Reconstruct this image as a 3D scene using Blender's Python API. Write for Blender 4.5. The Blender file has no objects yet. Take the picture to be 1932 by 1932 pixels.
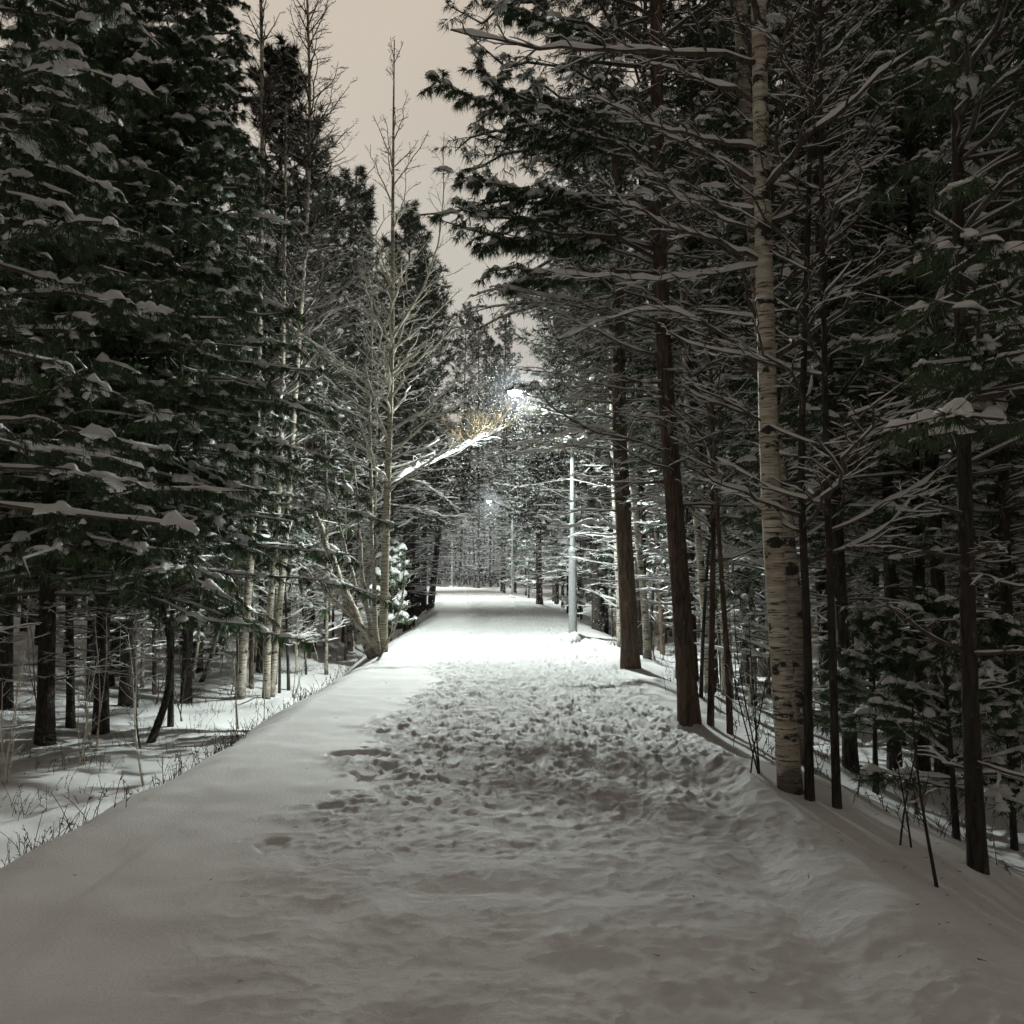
import bpy, math, numpy as np
from mathutils import Vector
rng = np.random.default_rng(7)
S = bpy.context.scene
C = S.collection
PI = math.pi
# ------------------------------------------------------------------ camera
F = 1750.0; W0 = 1932.0; CX = 966.0; CAMZ = 1.6
PITCH = math.atan(113 / F)
cam_d = bpy.data.cameras.new('camera'); cam = bpy.data.objects.new('camera', cam_d); C.objects.link(cam)
cam.location = (0, 0, CAMZ); cam.rotation_euler = (PI / 2 + PITCH, 0, 0)
cam_d.sensor_width = 36; cam_d.lens = 36 * F / W0; cam_d.clip_start = 0.05; cam_d.clip_end = 1200
S.camera = cam
def ray(x, y):
    a = (x - CX) / F; b = (CX - y) / F
    return np.array([a, math.cos(PITCH) - b * math.sin(PITCH), math.sin(PITCH) + b * math.cos(PITCH)])
def at(x, y, Y):
    r = ray(x, y); return np.array([0, 0, CAMZ]) + r * (Y / r[1])
# ------------------------------------------------------------------ noise / terrain
def vnoise(x, y, s, seed=0):
    x = np.asarray(x, float) / s; y = np.asarray(y, float) / s
    xi = np.floor(x); yi = np.floor(y); fx = x - xi; fy = y - yi
    fx = fx * fx * (3 - 2 * fx); fy = fy * fy * (3 - 2 * fy)
    def h(a, b):
        v = np.sin(a * 127.1 + b * 311.7 + seed * 74.7) * 43758.5453
        return v - np.floor(v)
    return ((h(xi, yi) * (1 - fx) + h(xi + 1, yi) * fx) * (1 - fy) + (h(xi, yi + 1) * (1 - fx) + h(xi + 1, yi + 1) * fx) * fy) * 2 - 1
def sst(t):
    t = np.clip(t, 0, 1); return t * t * (3 - 2 * t)
def bend(d):
    return -0.0012 * np.clip(np.asarray(d, float) - 20, 0, None) ** 2
UL, UR = -2.62, 2.02
def base_z(u, d):
    """terrain height without the trampling"""
    u = np.asarray(u, float); d = np.asarray(d, float)
    far = 1 - 0.65 * sst((d - 22) / 45)
    left = -1.12 * sst((-2.42 - u + 0.14 * vnoise(d, d * 0, 2.3, 5) + 0.07 * vnoise(d, d * 0, .7, 6) + .04 * vnoise(u, d, .3, 7)) / 1.9)
    left = left + 0.035 * np.clip(-5 - u, 0, 25) * far
    right = -0.62 * sst((u - 1.9 + 0.12 * vnoise(d, d * 0, 1.6, 8)) / 2.3) - 0.15 * sst((u - 4) / 6)
    z = np.where(u < 0, left, right) * far
    out = sst((np.abs(u + 0.3) - 2.4) / 1.5)
    z = z + out * (0.13 * vnoise(u, d, 2.6, 1) + 0.10 * vnoise(u, d, 1.15, 2) + 0.035 * vnoise(u, d, 0.45, 3))
    z = z + 0.018 * vnoise(u, d * 0.6, 0.9, 4) + 0.006 * vnoise(u, d, 0.22, 6)
    # wheel-like ridge and groove parallel with the right edge
    w = 0.25 * vnoise(d, d * 0, 2.5, 9)
    z = z + 0.055 * np.exp(-((u - 1.72 - 0.3 * w) / 0.20) ** 2) * sst((14 - d) / 6) - 0.03 * np.exp(-((u - 1.25 - w) / 0.12) ** 2) * sst((9 - d) / 3)
    z = z + 0.012 * vnoise(u * 0.35 + d * 0.25, d, 0.5, 14) * sst((-1.0 - u) / 0.6) * sst((u + 2.6) / 0.4)
    # little heaps at the foot of the trees on the crest
    for hx, hd, hr, hh in HEAPS:
        z = z + hh * np.exp(-(((u - hx) ** 2 + (d - hd) ** 2) / hr ** 2))
    return z
HEAPS = [(2.1, 7.2, 0.5, .10), (1.85, 9.9, 0.42, .10), (1.42, 22.2, 0.40, .16), (2.02, 15.9, .5, .10), (-2.6, 17.6, .55, .16), (-4.75, 18.6, .8, .22), (2.1, 13.2, .6, .12), (2.9, 5.7, .5, .08)]
def gz(x, y):
    return float(base_z(x - bend(y), y))
def ground_hit(px, py):
    r = ray(px, py); o = np.array([0, 0, CAMZ]); s = 2.0
    while s < 300:
        p = o + r * s
        if p[2] < gz(p[0], p[1]): return p
        s += 0.02
    return o + r * 60
def ground_below(px, y):
    """ground point at distance y in the image column px"""
    x = (px - CX) / F * y; return np.array([x, y, gz(x, y)])
# ------------------------------------------------------------------ geometry collector
class Geo:
    def __init__(s): s.v = []; s.f3 = []; s.f4 = []; s.n = 0
    def add(s, v, f3=None, f4=None):
        v = np.asarray(v, np.float32).reshape(-1, 3)
        if f3 is not None and len(f3): s.f3.append(np.asarray(f3, np.int32).reshape(-1, 3) + s.n)
        if f4 is not None and len(f4): s.f4.append(np.asarray(f4, np.int32).reshape(-1, 4) + s.n)
        s.v.append(v); s.n += len(v)
    def mesh(s, name, mat, smooth=True):
        me = bpy.data.meshes.new(name)
        V = np.concatenate(s.v) if s.v else np.zeros((0, 3), np.float32)
        f3 = np.concatenate(s.f3) if s.f3 else np.zeros((0, 3), np.int32)
        f4 = np.concatenate(s.f4) if s.f4 else np.zeros((0, 4), np.int32)
        me.vertices.add(len(V)); me.vertices.foreach_set('co', V.ravel())
        nl = f3.size + f4.size; me.loops.add(nl)
        me.loops.foreach_set('vertex_index', np.concatenate([f3.ravel(), f4.ravel()]))
        ls = np.concatenate([np.arange(len(f3)) * 3, f3.size + np.arange(len(f4)) * 4]).astype(np.int32)
        me.polygons.add(len(ls)); me.polygons.foreach_set('loop_start', ls)
        me.polygons.foreach_set('use_smooth', np.full(len(ls), smooth))
        me.update(calc_edges=True); me.materials.append(mat)
        return me
    def build(s, name, mat, parent=None, loc=None, smooth=True):
        o = bpy.data.objects.new(name, s.mesh(name, mat, smooth)); C.objects.link(o)
        if parent: o.parent = parent
        if loc is not None: o.location = loc
        return o
def nrm(a): return a / (np.linalg.norm(a, axis=-1, keepdims=True) + 1e-9)
def tubes(g, P, R, sides=5, cap=False):
    P = np.asarray(P, float); R = np.asarray(R, float)
    if P.ndim == 2: P = P[None]; R = R[None]
    if len(P) == 0: return
    M, N = P.shape[:2]
    T = nrm(np.gradient(P, axis=1))
    mt = np.abs(nrm(P[:, -1] - P[:, 0])[:, 2:3]) > 0.85
    ref = np.where(mt, np.array([[1., 0, 0]]), np.array([[0, 0, 1.]]))[:, None, :]
    n1 = nrm(np.cross(T, np.broadcast_to(ref, T.shape))); n2 = np.cross(n1, T)
    a = np.arange(sides) / sides * 2 * PI
    V = P[:, :, None] + (n1[:, :, None] * np.cos(a)[:, None] + n2[:, :, None] * np.sin(a)[:, None]) * R[:, :, None, None]
    i = np.arange(N - 1)[:, None] * sides; j = np.arange(sides)[None]; j2 = (j + 1) % sides
    q = np.stack([i + j, i + j2, i + sides + j2, i + sides + j], -1).reshape(-1, 4)
    Q = (q[None] + (np.arange(M) * N * sides)[:, None, None]).reshape(-1, 4)
    g.add(V, f4=Q)
    if cap:
        for m in range(M):
            for e in (0, N - 1):
                ring = V[m, e]; g.add(np.vstack([ring, ring.mean(0)]), f3=[[k, (k + 1) % sides, sides] for k in range(sides)])
def snow_tubes(g, P, R, h, r_, extra=0.004, gap=0.25, low=.45):
    """a lumpy cap of snow lying along the top of each branch"""
    P = np.asarray(P, float)
    if P.ndim == 2: P = P[None]; R = np.asarray(R)[None]
    if len(P) == 0: return
    M, N = P.shape[:2]
    T = nrm(np.gradient(P, axis=1)); hor = np.sqrt(1 - np.clip(T[..., 2] ** 2, 0, 1))
    lat = nrm(np.cross(T, np.array([0, 0, 1.])))
    lum = np.clip(r_.normal(1, 0.35, (M, N)), gap, 1.7) * np.clip((hor - 0.55) / 0.35, 0, 1)
    lum[:, 0] *= 0.5; lum[:, -1] *= 0.2
    Hh = h * lum; w = (R * 0.95 + extra) * np.clip(lum, 0.0, 1.15)
    zz = np.array([0, 0, 1.])
    base = P + zz * (R * low)[..., None]
    prof = [(-1, -0.15), (-0.75, 0.65), (0, 1.05), (0.75, 0.65), (1, -0.15)]
    V = np.stack([base + lat * (w * a)[..., None] + zz * (Hh * b)[..., None] for a, b in prof], 2)
    s = 5; i = np.arange(N - 1)[:, None] * s; j = np.arange(s - 1)[None]
    q = np.stack([i + j, i + j + 1, i + s + j + 1, i + s + j], -1).reshape(-1, 4)
    g.add(V, f4=(q[None] + (np.arange(M) * N * s)[:, None, None]).reshape(-1, 4))
def cushions(g, Cn, D, L, Wd, H, r_, nu=9, nv=10, droop=0.22):
    """closed lumpy pillows of snow: Cn centres, D along the twig"""
    K = len(Cn)
    if K == 0: return
    D = nrm(D * np.array([1, 1, 0.4])); lat = nrm(np.cross(D, np.array([0, 0, 1.])))
    a = np.linspace(-1, 1, nu)[None, :]
    env = np.sqrt(np.clip(1 - np.abs(a) ** 2.4, 0.012, 1))
    lump = 1 + .22 * np.sin(a * r_.uniform(3, 6, (K, 1)) + r_.uniform(0, 6.28, (K, 1))) + r_.normal(0, .07, (K, nu))
    lump2 = 1 + .22 * np.sin(a * r_.uniform(3, 6, (K, 1)) + r_.uniform(0, 6.28, (K, 1))) + r_.normal(0, .10, (K, nu))
    w = Wd[:, None] * env * lump; h = H[:, None] * env * lump2
    th = np.arange(nv) / nv * 2 * PI
    cs = np.cos(th); sn = np.sin(th)
    X = w[..., None] * cs * (1 + r_.normal(0, .06, (K, nu, nv)))
    low = (sn < -.01)
    drip = np.abs(r_.normal(0, .35, (K, nu, nv))) * (np.abs(cs) > .4)
    Z = np.where(low, sn * h[..., None] * (.30 + drip), sn * h[..., None] * 1.1) - (w * .35)[..., None] * cs ** 2
    side = r_.normal(0, .05, (K, nu)) * L[:, None]
    al = a * L[:, None] * .5
    cz = -droop * L[:, None] * (a * .5 + r_.uniform(-.1, .25, (K, 1))) ** 2 * 1.6
    V = Cn[:, None, None] + D[:, None, None] * al[..., None, None] + lat[:, None, None] * (X + side[..., None])[..., None] + np.array([0, 0, 1.]) * (Z + cz[..., None])[..., None]
    i = np.arange(nu - 1)[:, None] * nv; j = np.arange(nv)[None]; j2 = (j + 1) % nv
    q = np.stack([i + j, i + j2, i + nv + j2, i + nv + j], -1).reshape(-1, 4)
    g.add(V, f4=(q[None] + (np.arange(K) * nu * nv)[:, None, None]).reshape(-1, 4))
def blades(g, B, D, L, w, r_):
    K = len(B)
    if K == 0: return
    s = nrm(np.cross(D, r_.normal(0, 1, (K, 3)))) * (np.asarray(w) * 0.5).reshape(-1, 1)
    V = np.stack([B - s, B + s, B + nrm(D) * np.asarray(L).reshape(-1, 1)], 1)
    g.add(V, f3=np.arange(K * 3).reshape(-1, 3))
def interp(P, t):
    """P (M,N,3|1), t (M,k) in 0..1"""
    N = P.shape[1]; x = np.clip(t * (N - 1), 0, N - 1.001); i = x.astype(int); f = (x - i)[..., None]
    m = np.arange(P.shape[0])[:, None]
    return P[m, i] * (1 - f) + P[m, i + 1] * f
def grow(r_, P, R, k, t0, t1, length, ang, n=4, rad=0.6, droop=0.1, up=0.0, jit=0.15, rmin=0.002, taper=True):
    M, N = P.shape[:2]
    t = t0 + (t1 - t0) * (np.arange(k)[None] + r_.random((M, k))) / k
    pos = interp(P, t); T = nrm(interp(np.gradient(P, axis=1), t)); pr = interp(R[..., None], t)[..., 0]
    PL = np.linalg.norm(P[:, -1] - P[:, 0], axis=-1)[:, None]
    lat = nrm(np.cross(T, np.array([0, 0, 1.])) + 1e-4)
    az = r_.uniform(0, 2 * PI, (M, k)); rl = np.stack([np.cos(az), np.sin(az), 0 * az], -1)
    lat = np.where(np.abs(T[..., 2:3]) > 0.85, rl, lat * np.where((np.arange(k) % 2)[None, :, None] == 0, 1, -1))
    A = np.radians(ang * (0.75 + 0.5 * r_.random((M, k))))[..., None]
    D = nrm(T * np.cos(A) + lat * np.sin(A) + np.array([0, 0, up]) + r_.normal(0, jit, (M, k, 3)))
    Ls = length * (0.55 + 0.6 * r_.random((M, k))) * PL
    if taper: Ls = Ls * (1.15 - 0.75 * t)
    D = D.reshape(-1, 3); pos = pos.reshape(-1, 3); Ls = Ls.reshape(-1); pr = pr.reshape(-1)
    s = np.linspace(0, 1, n)[None, :, None]
    wv = nrm(np.cross(D, r_.normal(0, 1, D.shape)))[:, None]
    Q = pos[:, None] + D[:, None] * Ls[:, None, None] * s + wv * (Ls[:, None, None] * 0.07) * np.sin(s * PI * r_.uniform(1, 2.2, (len(D), 1, 1)))
    Q = Q + np.array([0, 0, 1.]) * (-droop * Ls[:, None, None] * s ** 2)
    RR = np.maximum((pr * rad)[:, None] * (1 - 0.75 * s[..., 0]), rmin * (1 - 0.4 * s[..., 0]))
    return Q, RR
def resample(pts, n, r_=None, jit=0.0):
    pts = np.asarray(pts, float); seg = np.r_[0, np.cumsum(np.linalg.norm(np.diff(pts, axis=0), axis=1))]
    # smooth (Catmull-like) by interpolating then low-pass filtering
    t = np.linspace(0, seg[-1], n); Q = np.stack([np.interp(t, seg, pts[:, i]) for i in range(3)], 1)
    for _ in range(3):
        Q[1:-1] = (Q[:-2] + 2 * Q[1:-1] + Q[2:]) / 4
    if r_ is not None and jit: Q[1:-1] += r_.normal(0, jit, (n - 2, 3))
    return Q
# ------------------------------------------------------------------ materials
def newmat(name):
    m = bpy.data.materials.new(name); m.use_nodes = True; nt = m.node_tree
    b = nt.nodes['Principled BSDF']; return m, nt, b
def nd(nt, t, **kw):
    n = nt.nodes.new(t)
    for k, v in kw.items():
        if k.startswith('i_'): n.inputs[int(k[2:])].default_value = v
        else: setattr(n, k, v)
    return n
def coords(nt, scale=(1, 1, 1)):
    tc = nd(nt, 'ShaderNodeTexCoord'); mp = nd(nt, 'ShaderNodeMapping'); mp.inputs['Scale'].default_value = scale
    nt.links.new(tc.outputs['Object'], mp.inputs['Vector']); return mp.outputs['Vector']
def noise(nt, vec, scale, detail=3, rough=.55):
    n = nd(nt, 'ShaderNodeTexNoise'); n.inputs['Scale'].default_value = scale; n.inputs['Detail'].default_value = detail; n.inputs['Roughness'].default_value = rough
    nt.links.new(vec, n.inputs['Vector']); return n.outputs['Fac']
def ramp(nt, fac, stops):
    r = nd(nt, 'ShaderNodeValToRGB'); e = r.color_ramp.elements
    while len(e) < len(stops): e.new(0.5)
    for k, (p, c) in enumerate(stops): e[k].position = p; e[k].color = (c[0], c[1], c[2], 1)
    nt.links.new(fac, r.inputs['Fac']); return r.outputs['Color']
def mixc(nt, fac, a, b):
    m = nd(nt, 'ShaderNodeMix', data_type='RGBA')
    for s, v in ((m.inputs[0], fac), (m.inputs[6], a), (m.inputs[7], b)):
        if hasattr(v, 'is_output'): nt.links.new(v, s)
        else: s.default_value = v if isinstance(v, (int, float)) else (*v, 1)
    return m.outputs[2]
def bump(nt, b, h, strength, dist):
    n = nd(nt, 'ShaderNodeBump'); n.inputs['Strength'].default_value = strength; n.inputs['Distance'].default_value = dist
    nt.links.new(h, n.inputs['Height']); nt.links.new(n.outputs['Normal'], b.inputs['Normal'])
def snow_mat(name, c0, c1, bs=12, bd=.012):
    m, nt, b = newmat(name); v = coords(nt)
    nt.links.new(ramp(nt, noise(nt, v, 2.2, 4), [(0.3, c0), (0.7, c1)]), b.inputs['Base Color'])
    b.inputs['Roughness'].default_value = .75; b.inputs['Specular IOR Level'].default_value = .25
    bump(nt, b, noise(nt, v, bs, 6, .65), .6, bd); return m
M_SNOW = snow_mat('snow_ground', (.76, .75, .75), (.84, .835, .83), 14, .02)
M_PATH = snow_mat('snow_trodden', (.75, .74, .73), (.83, .82, .81), 20, .012)
_nt = M_PATH.node_tree; _b = _nt.nodes['Principled BSDF']; _v = coords(_nt)
_at = nd(_nt, 'ShaderNodeAttribute', attribute_name='trodden')
_h1 = noise(_nt, _v, 13, 9, .78); _h2 = noise(_nt, _v, 60, 5, .7)
_m = nd(_nt, 'ShaderNodeMath', operation='MULTIPLY'); _nt.links.new(_h1, _m.inputs[0]); _nt.links.new(_at.outputs['Fac'], _m.inputs[1])
_m2 = nd(_nt, 'ShaderNodeMath', operation='MULTIPLY_ADD'); _nt.links.new(_h2, _m2.inputs[0]); _m2.inputs[1].default_value = .16; _nt.links.new(_m.outputs[0], _m2.inputs[2])
bump(_nt, _b, _m2.outputs[0], .8, .05)
M_BSNOW = snow_mat('snow_on_branches', (.78, .78, .77), (.87, .87, .86), 25, .01)
def bark_mat(name, c0, c1, zs=(14, 14, 3), bd=.015, frost=0.0):
    m, nt, b = newmat(name); v = coords(nt, zs)
    vo = nd(nt, 'ShaderNodeTexVoronoi', feature='DISTANCE_TO_EDGE'); vo.inputs['Scale'].default_value = 1.5
    ns = nd(nt, 'ShaderNodeTexNoise'); ns.inputs['Scale'].default_value = 1.2; ns.inputs['Detail'].default_value = 5
    nt.links.new(v, ns.inputs['Vector'])
    va = nd(nt, 'ShaderNodeVectorMath', operation='ADD'); nt.links.new(v, va.inputs[0]); nt.links.new(ns.outputs['Color'], va.inputs[1])
    nt.links.new(va.outputs[0], vo.inputs['Vector'])
    f = ramp(nt, vo.outputs['Distance'], [(0.0, (0, 0, 0)), (0.22, (1, 1, 1))])
    col = mixc(nt, f, c0, c1); col = mixc(nt, ramp(nt, ns.outputs['Fac'], [(.35, (0, 0, 0)), (.7, (1, 1, 1))]), col, tuple(x * 1.5 for x in c1))
    if frost:
        v2 = coords(nt); fr = ramp(nt, noise(nt, v2, 9, 6, .75), [(.60, (0, 0, 0)), (.68, (1, 1, 1))])
        mu = nd(nt, 'ShaderNodeMath', operation='MULTIPLY'); mu.inputs[1].default_value = frost; nt.links.new(fr, mu.inputs[0])
        col = mixc(nt, mu.outputs[0], col, (.6, .6, .6))
    nt.links.new(col, b.inputs['Base Color']); b.inputs['Roughness'].default_value = .9
    bump(nt, b, f, 1.0, bd); return m
M_PINE = bark_mat('bark_pine_dark', (.014, .012, .010), (.046, .038, .031), frost=.25)
M_PINE2 = bark_mat('bark_pine_brown', (.035, .024, .017), (.115, .078, .055), frost=.2)
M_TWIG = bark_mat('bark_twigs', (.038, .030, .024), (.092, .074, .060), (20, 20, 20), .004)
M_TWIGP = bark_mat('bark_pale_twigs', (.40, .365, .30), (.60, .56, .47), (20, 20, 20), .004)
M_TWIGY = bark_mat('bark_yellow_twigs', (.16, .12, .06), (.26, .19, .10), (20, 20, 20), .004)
def birch_mat(name, c0, c1, dark=.5):
    m, nt, b = newmat(name); v = coords(nt)
    base = ramp(nt, noise(nt, coords(nt, (4, 4, 1.5)), 2, 4), [(.3, c0), (.7, c1)])
    len_ = ramp(nt, noise(nt, coords(nt, (5, 5, 60)), 1.2, 4, .6), [(.56, (0, 0, 0)), (.61, (1, 1, 1))])
    pat = ramp(nt, noise(nt, coords(nt, (5, 5, 9)), 1.0, 5, .6), [(dark + .07, (0, 0, 0)), (dark + .11, (1, 1, 1))])
    pl = ramp(nt, noise(nt, coords(nt, (2, 2, 22)), 1.6, 5, .7), [(.42, (.62, .56, .50)), (.6, (1, 1, 1))])
    mm = nd(nt, 'ShaderNodeMix', data_type='RGBA', blend_type='MULTIPLY'); mm.inputs[0].default_value = 1
    nt.links.new(base, mm.inputs[6]); nt.links.new(pl, mm.inputs[7])
    c = mixc(nt, len_, mm.outputs[2], (.09, .07, .055)); c = mixc(nt, pat, c, (.03, .025, .02))
    tz = nd(nt, 'ShaderNodeTexCoord'); sz = nd(nt, 'ShaderNodeSeparateXYZ'); nt.links.new(tz.outputs['Object'], sz.inputs[0]); ad = nd(nt, 'ShaderNodeMath', operation='MULTIPLY_ADD'); nt.links.new(noise(nt, coords(nt, (9, 9, 9)), 1, 4), ad.inputs[0]); ad.inputs[1].default_value = .6; nt.links.new(sz.outputs['Z'], ad.inputs[2])
    c = mixc(nt, ramp(nt, ad.outputs[0], [(.38, (.8, .8, .8)), (.52, (0, 0, 0))]), c, (.05, .04, .032))
    nt.links.new(c, b.inputs['Base Color']); b.inputs['Roughness'].default_value = .7
    bump(nt, b, noise(nt, coords(nt, (4, 4, 30)), 1.5, 4), .7, .006); return m
M_BIRCH = birch_mat('bark_birch_white', (.58, .545, .46), (.76, .72, .63))
M_BIRCH2 = birch_mat('bark_birch_grey', (.30, .28, .23), (.46, .42, .35), .47)
M_ASPEN = birch_mat('bark_aspen_smooth', (.44, .42, .33), (.60, .57, .46), .56)
def needle_mat(name, c0, c1):
    m, nt, b = newmat(name); v = coords(nt)
    oi = nd(nt, 'ShaderNodeObjectInfo')
    col = ramp(nt, noise(nt, v, 3.5, 3), [(.3, c0), (.7, c1)])
    hs = nd(nt, 'ShaderNodeHueSaturation'); mr = nd(nt, 'ShaderNodeMapRange'); mr.inputs[3].default_value = .7; mr.inputs[4].default_value = 1.25
    nt.links.new(oi.outputs['Random'], mr.inputs[0]); nt.links.new(mr.outputs[0], hs.inputs['Value']); nt.links.new(col, hs.inputs['Color'])
    nt.links.new(hs.outputs[0], b.inputs['Base Color']); b.inputs['Roughness'].default_value = .8; b.inputs['Specular IOR Level'].default_value = .2
    return m
M_NEED = needle_mat('needles_dark_green', (.042, .072, .036), (.098, .140, .072))
M_NEEDB = needle_mat('needles_brownish', (.044, .048, .032), (.100, .098, .068))
def flat_mat(name, c, rough=.5, metal=0, emit=None, es=0):
    m, nt, b = newmat(name); v = coords(nt)
    nt.links.new(ramp(nt, noise(nt, v, 6, 4), [(.3, tuple(x * .85 for x in c)), (.7, c)]), b.inputs['Base Color'])
    b.inputs['Roughness'].default_value = rough; b.inputs['Metallic'].default_value = metal
    if emit: b.inputs['Emission Color'].default_value = (*emit, 1); b.inputs['Emission Strength'].default_value = es
    return m
M_POLE = flat_mat('galvanised_pole', (.46, .47, .47), .55, .2)
M_HEAD = flat_mat('lamp_housing', (.35, .36, .37), .5, .3)
M_LENS = flat_mat('lamp_lens', (.8, .9, 1), .4, 0, (.86, .94, 1.0), 90)
M_FLAKE = flat_mat('snowflakes', (.85, .86, .88), .9)
# ------------------------------------------------------------------ tagging
def tag(o, label=None, cat=None, group=None, kind=None):
    for k, v in (('label', label), ('category', cat), ('group', group), ('kind', kind)):
        if v: o[k] = v
    return o
def thing(name, label, cat, loc, group=None, rz=0):
    o = bpy.data.objects.new(name, None); C.objects.link(o); o.location = tuple(float(a) for a in loc); o.rotation_euler = (0, 0, rz)
    o.empty_display_size = .2
    return tag(o, label, cat, group)
def copy_tree(root, loc, rz=0, sc=1.0, label=None, group=None):
    r = root.copy(); C.objects.link(r); r.location = tuple(float(a) for a in loc); r.rotation_euler = (0, 0, rz); r.scale = (sc, sc, sc)
    for ch in root.children:
        c = ch.copy(); C.objects.link(c); c.parent = r
    if label: r['label'] = label
    if group: r['group'] = group
    return r
# ------------------------------------------------------------------ ground sheets
def axis_u():
    inner = np.arange(UL, UR + 1e-6, 0.0165)
    inner = np.linspace(UL, UR, len(inner))
    def outw(start, sgn, lim):
        s = .03; x = start; o = []
        while abs(x) < lim:
            x += sgn * s; s = min(s * 1.035, 8); o.append(x)
        return o
    return np.array(outw(UL, -1, 330)[::-1]), inner, np.array(outw(UR, 1, 330))
uL, uI, uR = axis_u()
ds = [-30.0, -20, -12, -7, -4, -2, 0, 1, 1.8, 2.4]
while ds[-1] < 420: ds.append(ds[-1] + max(.016, ds[-1] * .0034) if ds[-1] < 130 else ds[-1] * 1.06)
dA = np.array(ds)
def sheet(us, name, mat, extra=None):
    U, D = np.meshgrid(us, dA, indexing='xy')
    Z = base_z(U, D)
    if extra is not None: Z = Z + extra
    X = U + bend(np.minimum(D, 160))
    n = len(us); m = len(dA)
    i = np.arange(m - 1)[:, None] * n; j = np.arange(n - 1)[None]
    q = np.stack([i + j, i + j + 1, i + n + j + 1, i + n + j], -1).reshape(-1, 4)
    g = Geo(); g.add(np.stack([X, D, Z], -1), f4=q)
    return g.build(name, mat)
ATTR = {}
def trample():
    E = np.zeros((len(dA), len(uI))); r_ = np.random.default_rng(3)
    U, D = np.meshgrid(uI, dA)
    n = 7500
    for k in range(n):
        d = 3.0 + 36 * r_.random() ** 1.2
        lane = r_.choice([-.75, -.1, .45, 1.0, 1.4]) + .18 * math.sin(d * .9)
        u = r_.normal(lane, .22) if r_.random() < .8 else r_.uniform(-1.35, 1.8)
        if not (UL + .5 < u < UR - .15): continue
        big = r_.random() < .33
        a = r_.normal(0, .35) if big else r_.uniform(0, PI)
        L, Wd = (r_.uniform(.12, .155), r_.uniform(.045, .058)) if big else (r_.uniform(.04, .10), r_.uniform(.025, .045))
        dep = r_.uniform(.010, .031) * (.14 if d < 5.0 else .14 + .86 * min(1, (d - 5.0) / 3.0))
        i0, i1 = np.searchsorted(dA, [d - .28, d + .28]); j0, j1 = np.searchsorted(uI, [u - .28, u + .28])
        du = U[i0:i1, j0:j1] - u; dd = D[i0:i1, j0:j1] - d
        x = (du * math.cos(a) + dd * math.sin(a)); y = (-du * math.sin(a) + dd * math.cos(a)) / L
        x = x / (Wd * (1 + .28 * y - .25 * np.exp(-((y + .15) / .3) ** 2)))
        q = (np.abs(x) ** 2.6 + np.abs(y) ** 2.6) ** (1 / 2.6)
        q = q + .10 * vnoise(du, dd, .035, k % 97)
        foot = -dep * (1 + r_.uniform(-.5, .5) * y) * sst((1.08 - q) / .22)
        rim = dep * r_.uniform(.3, .9) * np.exp(-((q - 1.25) / .18) ** 2) * sst(.5 + .9 * np.sin(np.arctan2(y, x) + k))
        sub = E[i0:i1, j0:j1]
        E[i0:i1, j0:j1] = np.where(q < 1.05, np.minimum(sub * .3, .01) + foot, sub + rim)
    zone = sst((U + 1.45 + .35 * vnoise(D, D * 0, .8, 11) + .15 * vnoise(U, D, .2, 12)) / .35) * sst((2.0 - U) / .3)
    n1 = 1 - np.abs(vnoise(U, D * .7, .16, 21)); n2 = 1 - np.abs(vnoise(U, D * .75, .075, 22))
    tex = .031 * (n1 ** 2 - .4) + .013 * (n2 ** 2 - .4) + .018 * vnoise(U, D, .42, 23)
    str_ = .24 + .76 * sst((D - 5.0) / 3.2)
    E = E + tex * zone * str_ + .020 * vnoise(U, D, .30, 24) * sst((6.5 - D) / 2) * sst((U + 2.0) / .8)
    E = np.clip(E, -.065, .045)
    ATTR['z'] = (zone * (.15 + .85 * str_)).ravel()
    # a single boot hole stepped off to the left of the trampled strip, and a line of prints
    for (u, d, L, Wd, dep) in [(-1.50, 8.30, .11, .12, .06), (-1.27, 8.38, .15, .10, .055), (-1.12, 8.2, .11, .09, .04), (-1.25, 6.5, .09, .13, .035), (-1.42, 5.6, .09, .14, .03), (-1.16, 7.3, .08, .12, .035), (-1.3, 9.4, .07, .12, .03), (-1.0, 7.7, .08, .11, .04)]:
        x = (U - u) / L; y = (D - d) / Wd; q = np.sqrt(x * x + y * y) + .22 * vnoise(U, D, .06, 71); E -= dep * sst((1.15 - q) / .4)
    fade = sst((U - UL) / .3) * sst((UR - U) / .2)
    return E * fade
po = sheet(uI, 'path', M_PATH, trample())
pa = po.data.attributes.new('trodden', 'FLOAT', 'POINT'); pa.data.foreach_set('value', ATTR['z'].astype(np.float32))
# the ground on both sides of the path is one sheet: stitch both halves as one object
gr = Geo()
for us in (np.r_[uL, uI[:1]], np.r_[uI[-1:], uR]):
    U, D = np.meshgrid(us, dA); Z = base_z(U, D); X = U + bend(np.minimum(D, 160)); n = len(us); m = len(dA)
    Z = Z + .035 * vnoise(U, D, .5, 31) * sst((np.abs(U + .3) - 3.4) / 1.5) * sst((np.abs(U)) / 4)
    i = np.arange(m - 1)[:, None] * n; j = np.arange(n - 1)[None]
    gr.add(np.stack([X, D, Z], -1), f4=np.stack([i + j, i + j + 1, i + n + j + 1, i + n + j], -1).reshape(-1, 4))
tag(gr.build('ground', M_SNOW), kind='structure')
tag(bpy.data.objects['path'], kind='structure')
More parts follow.
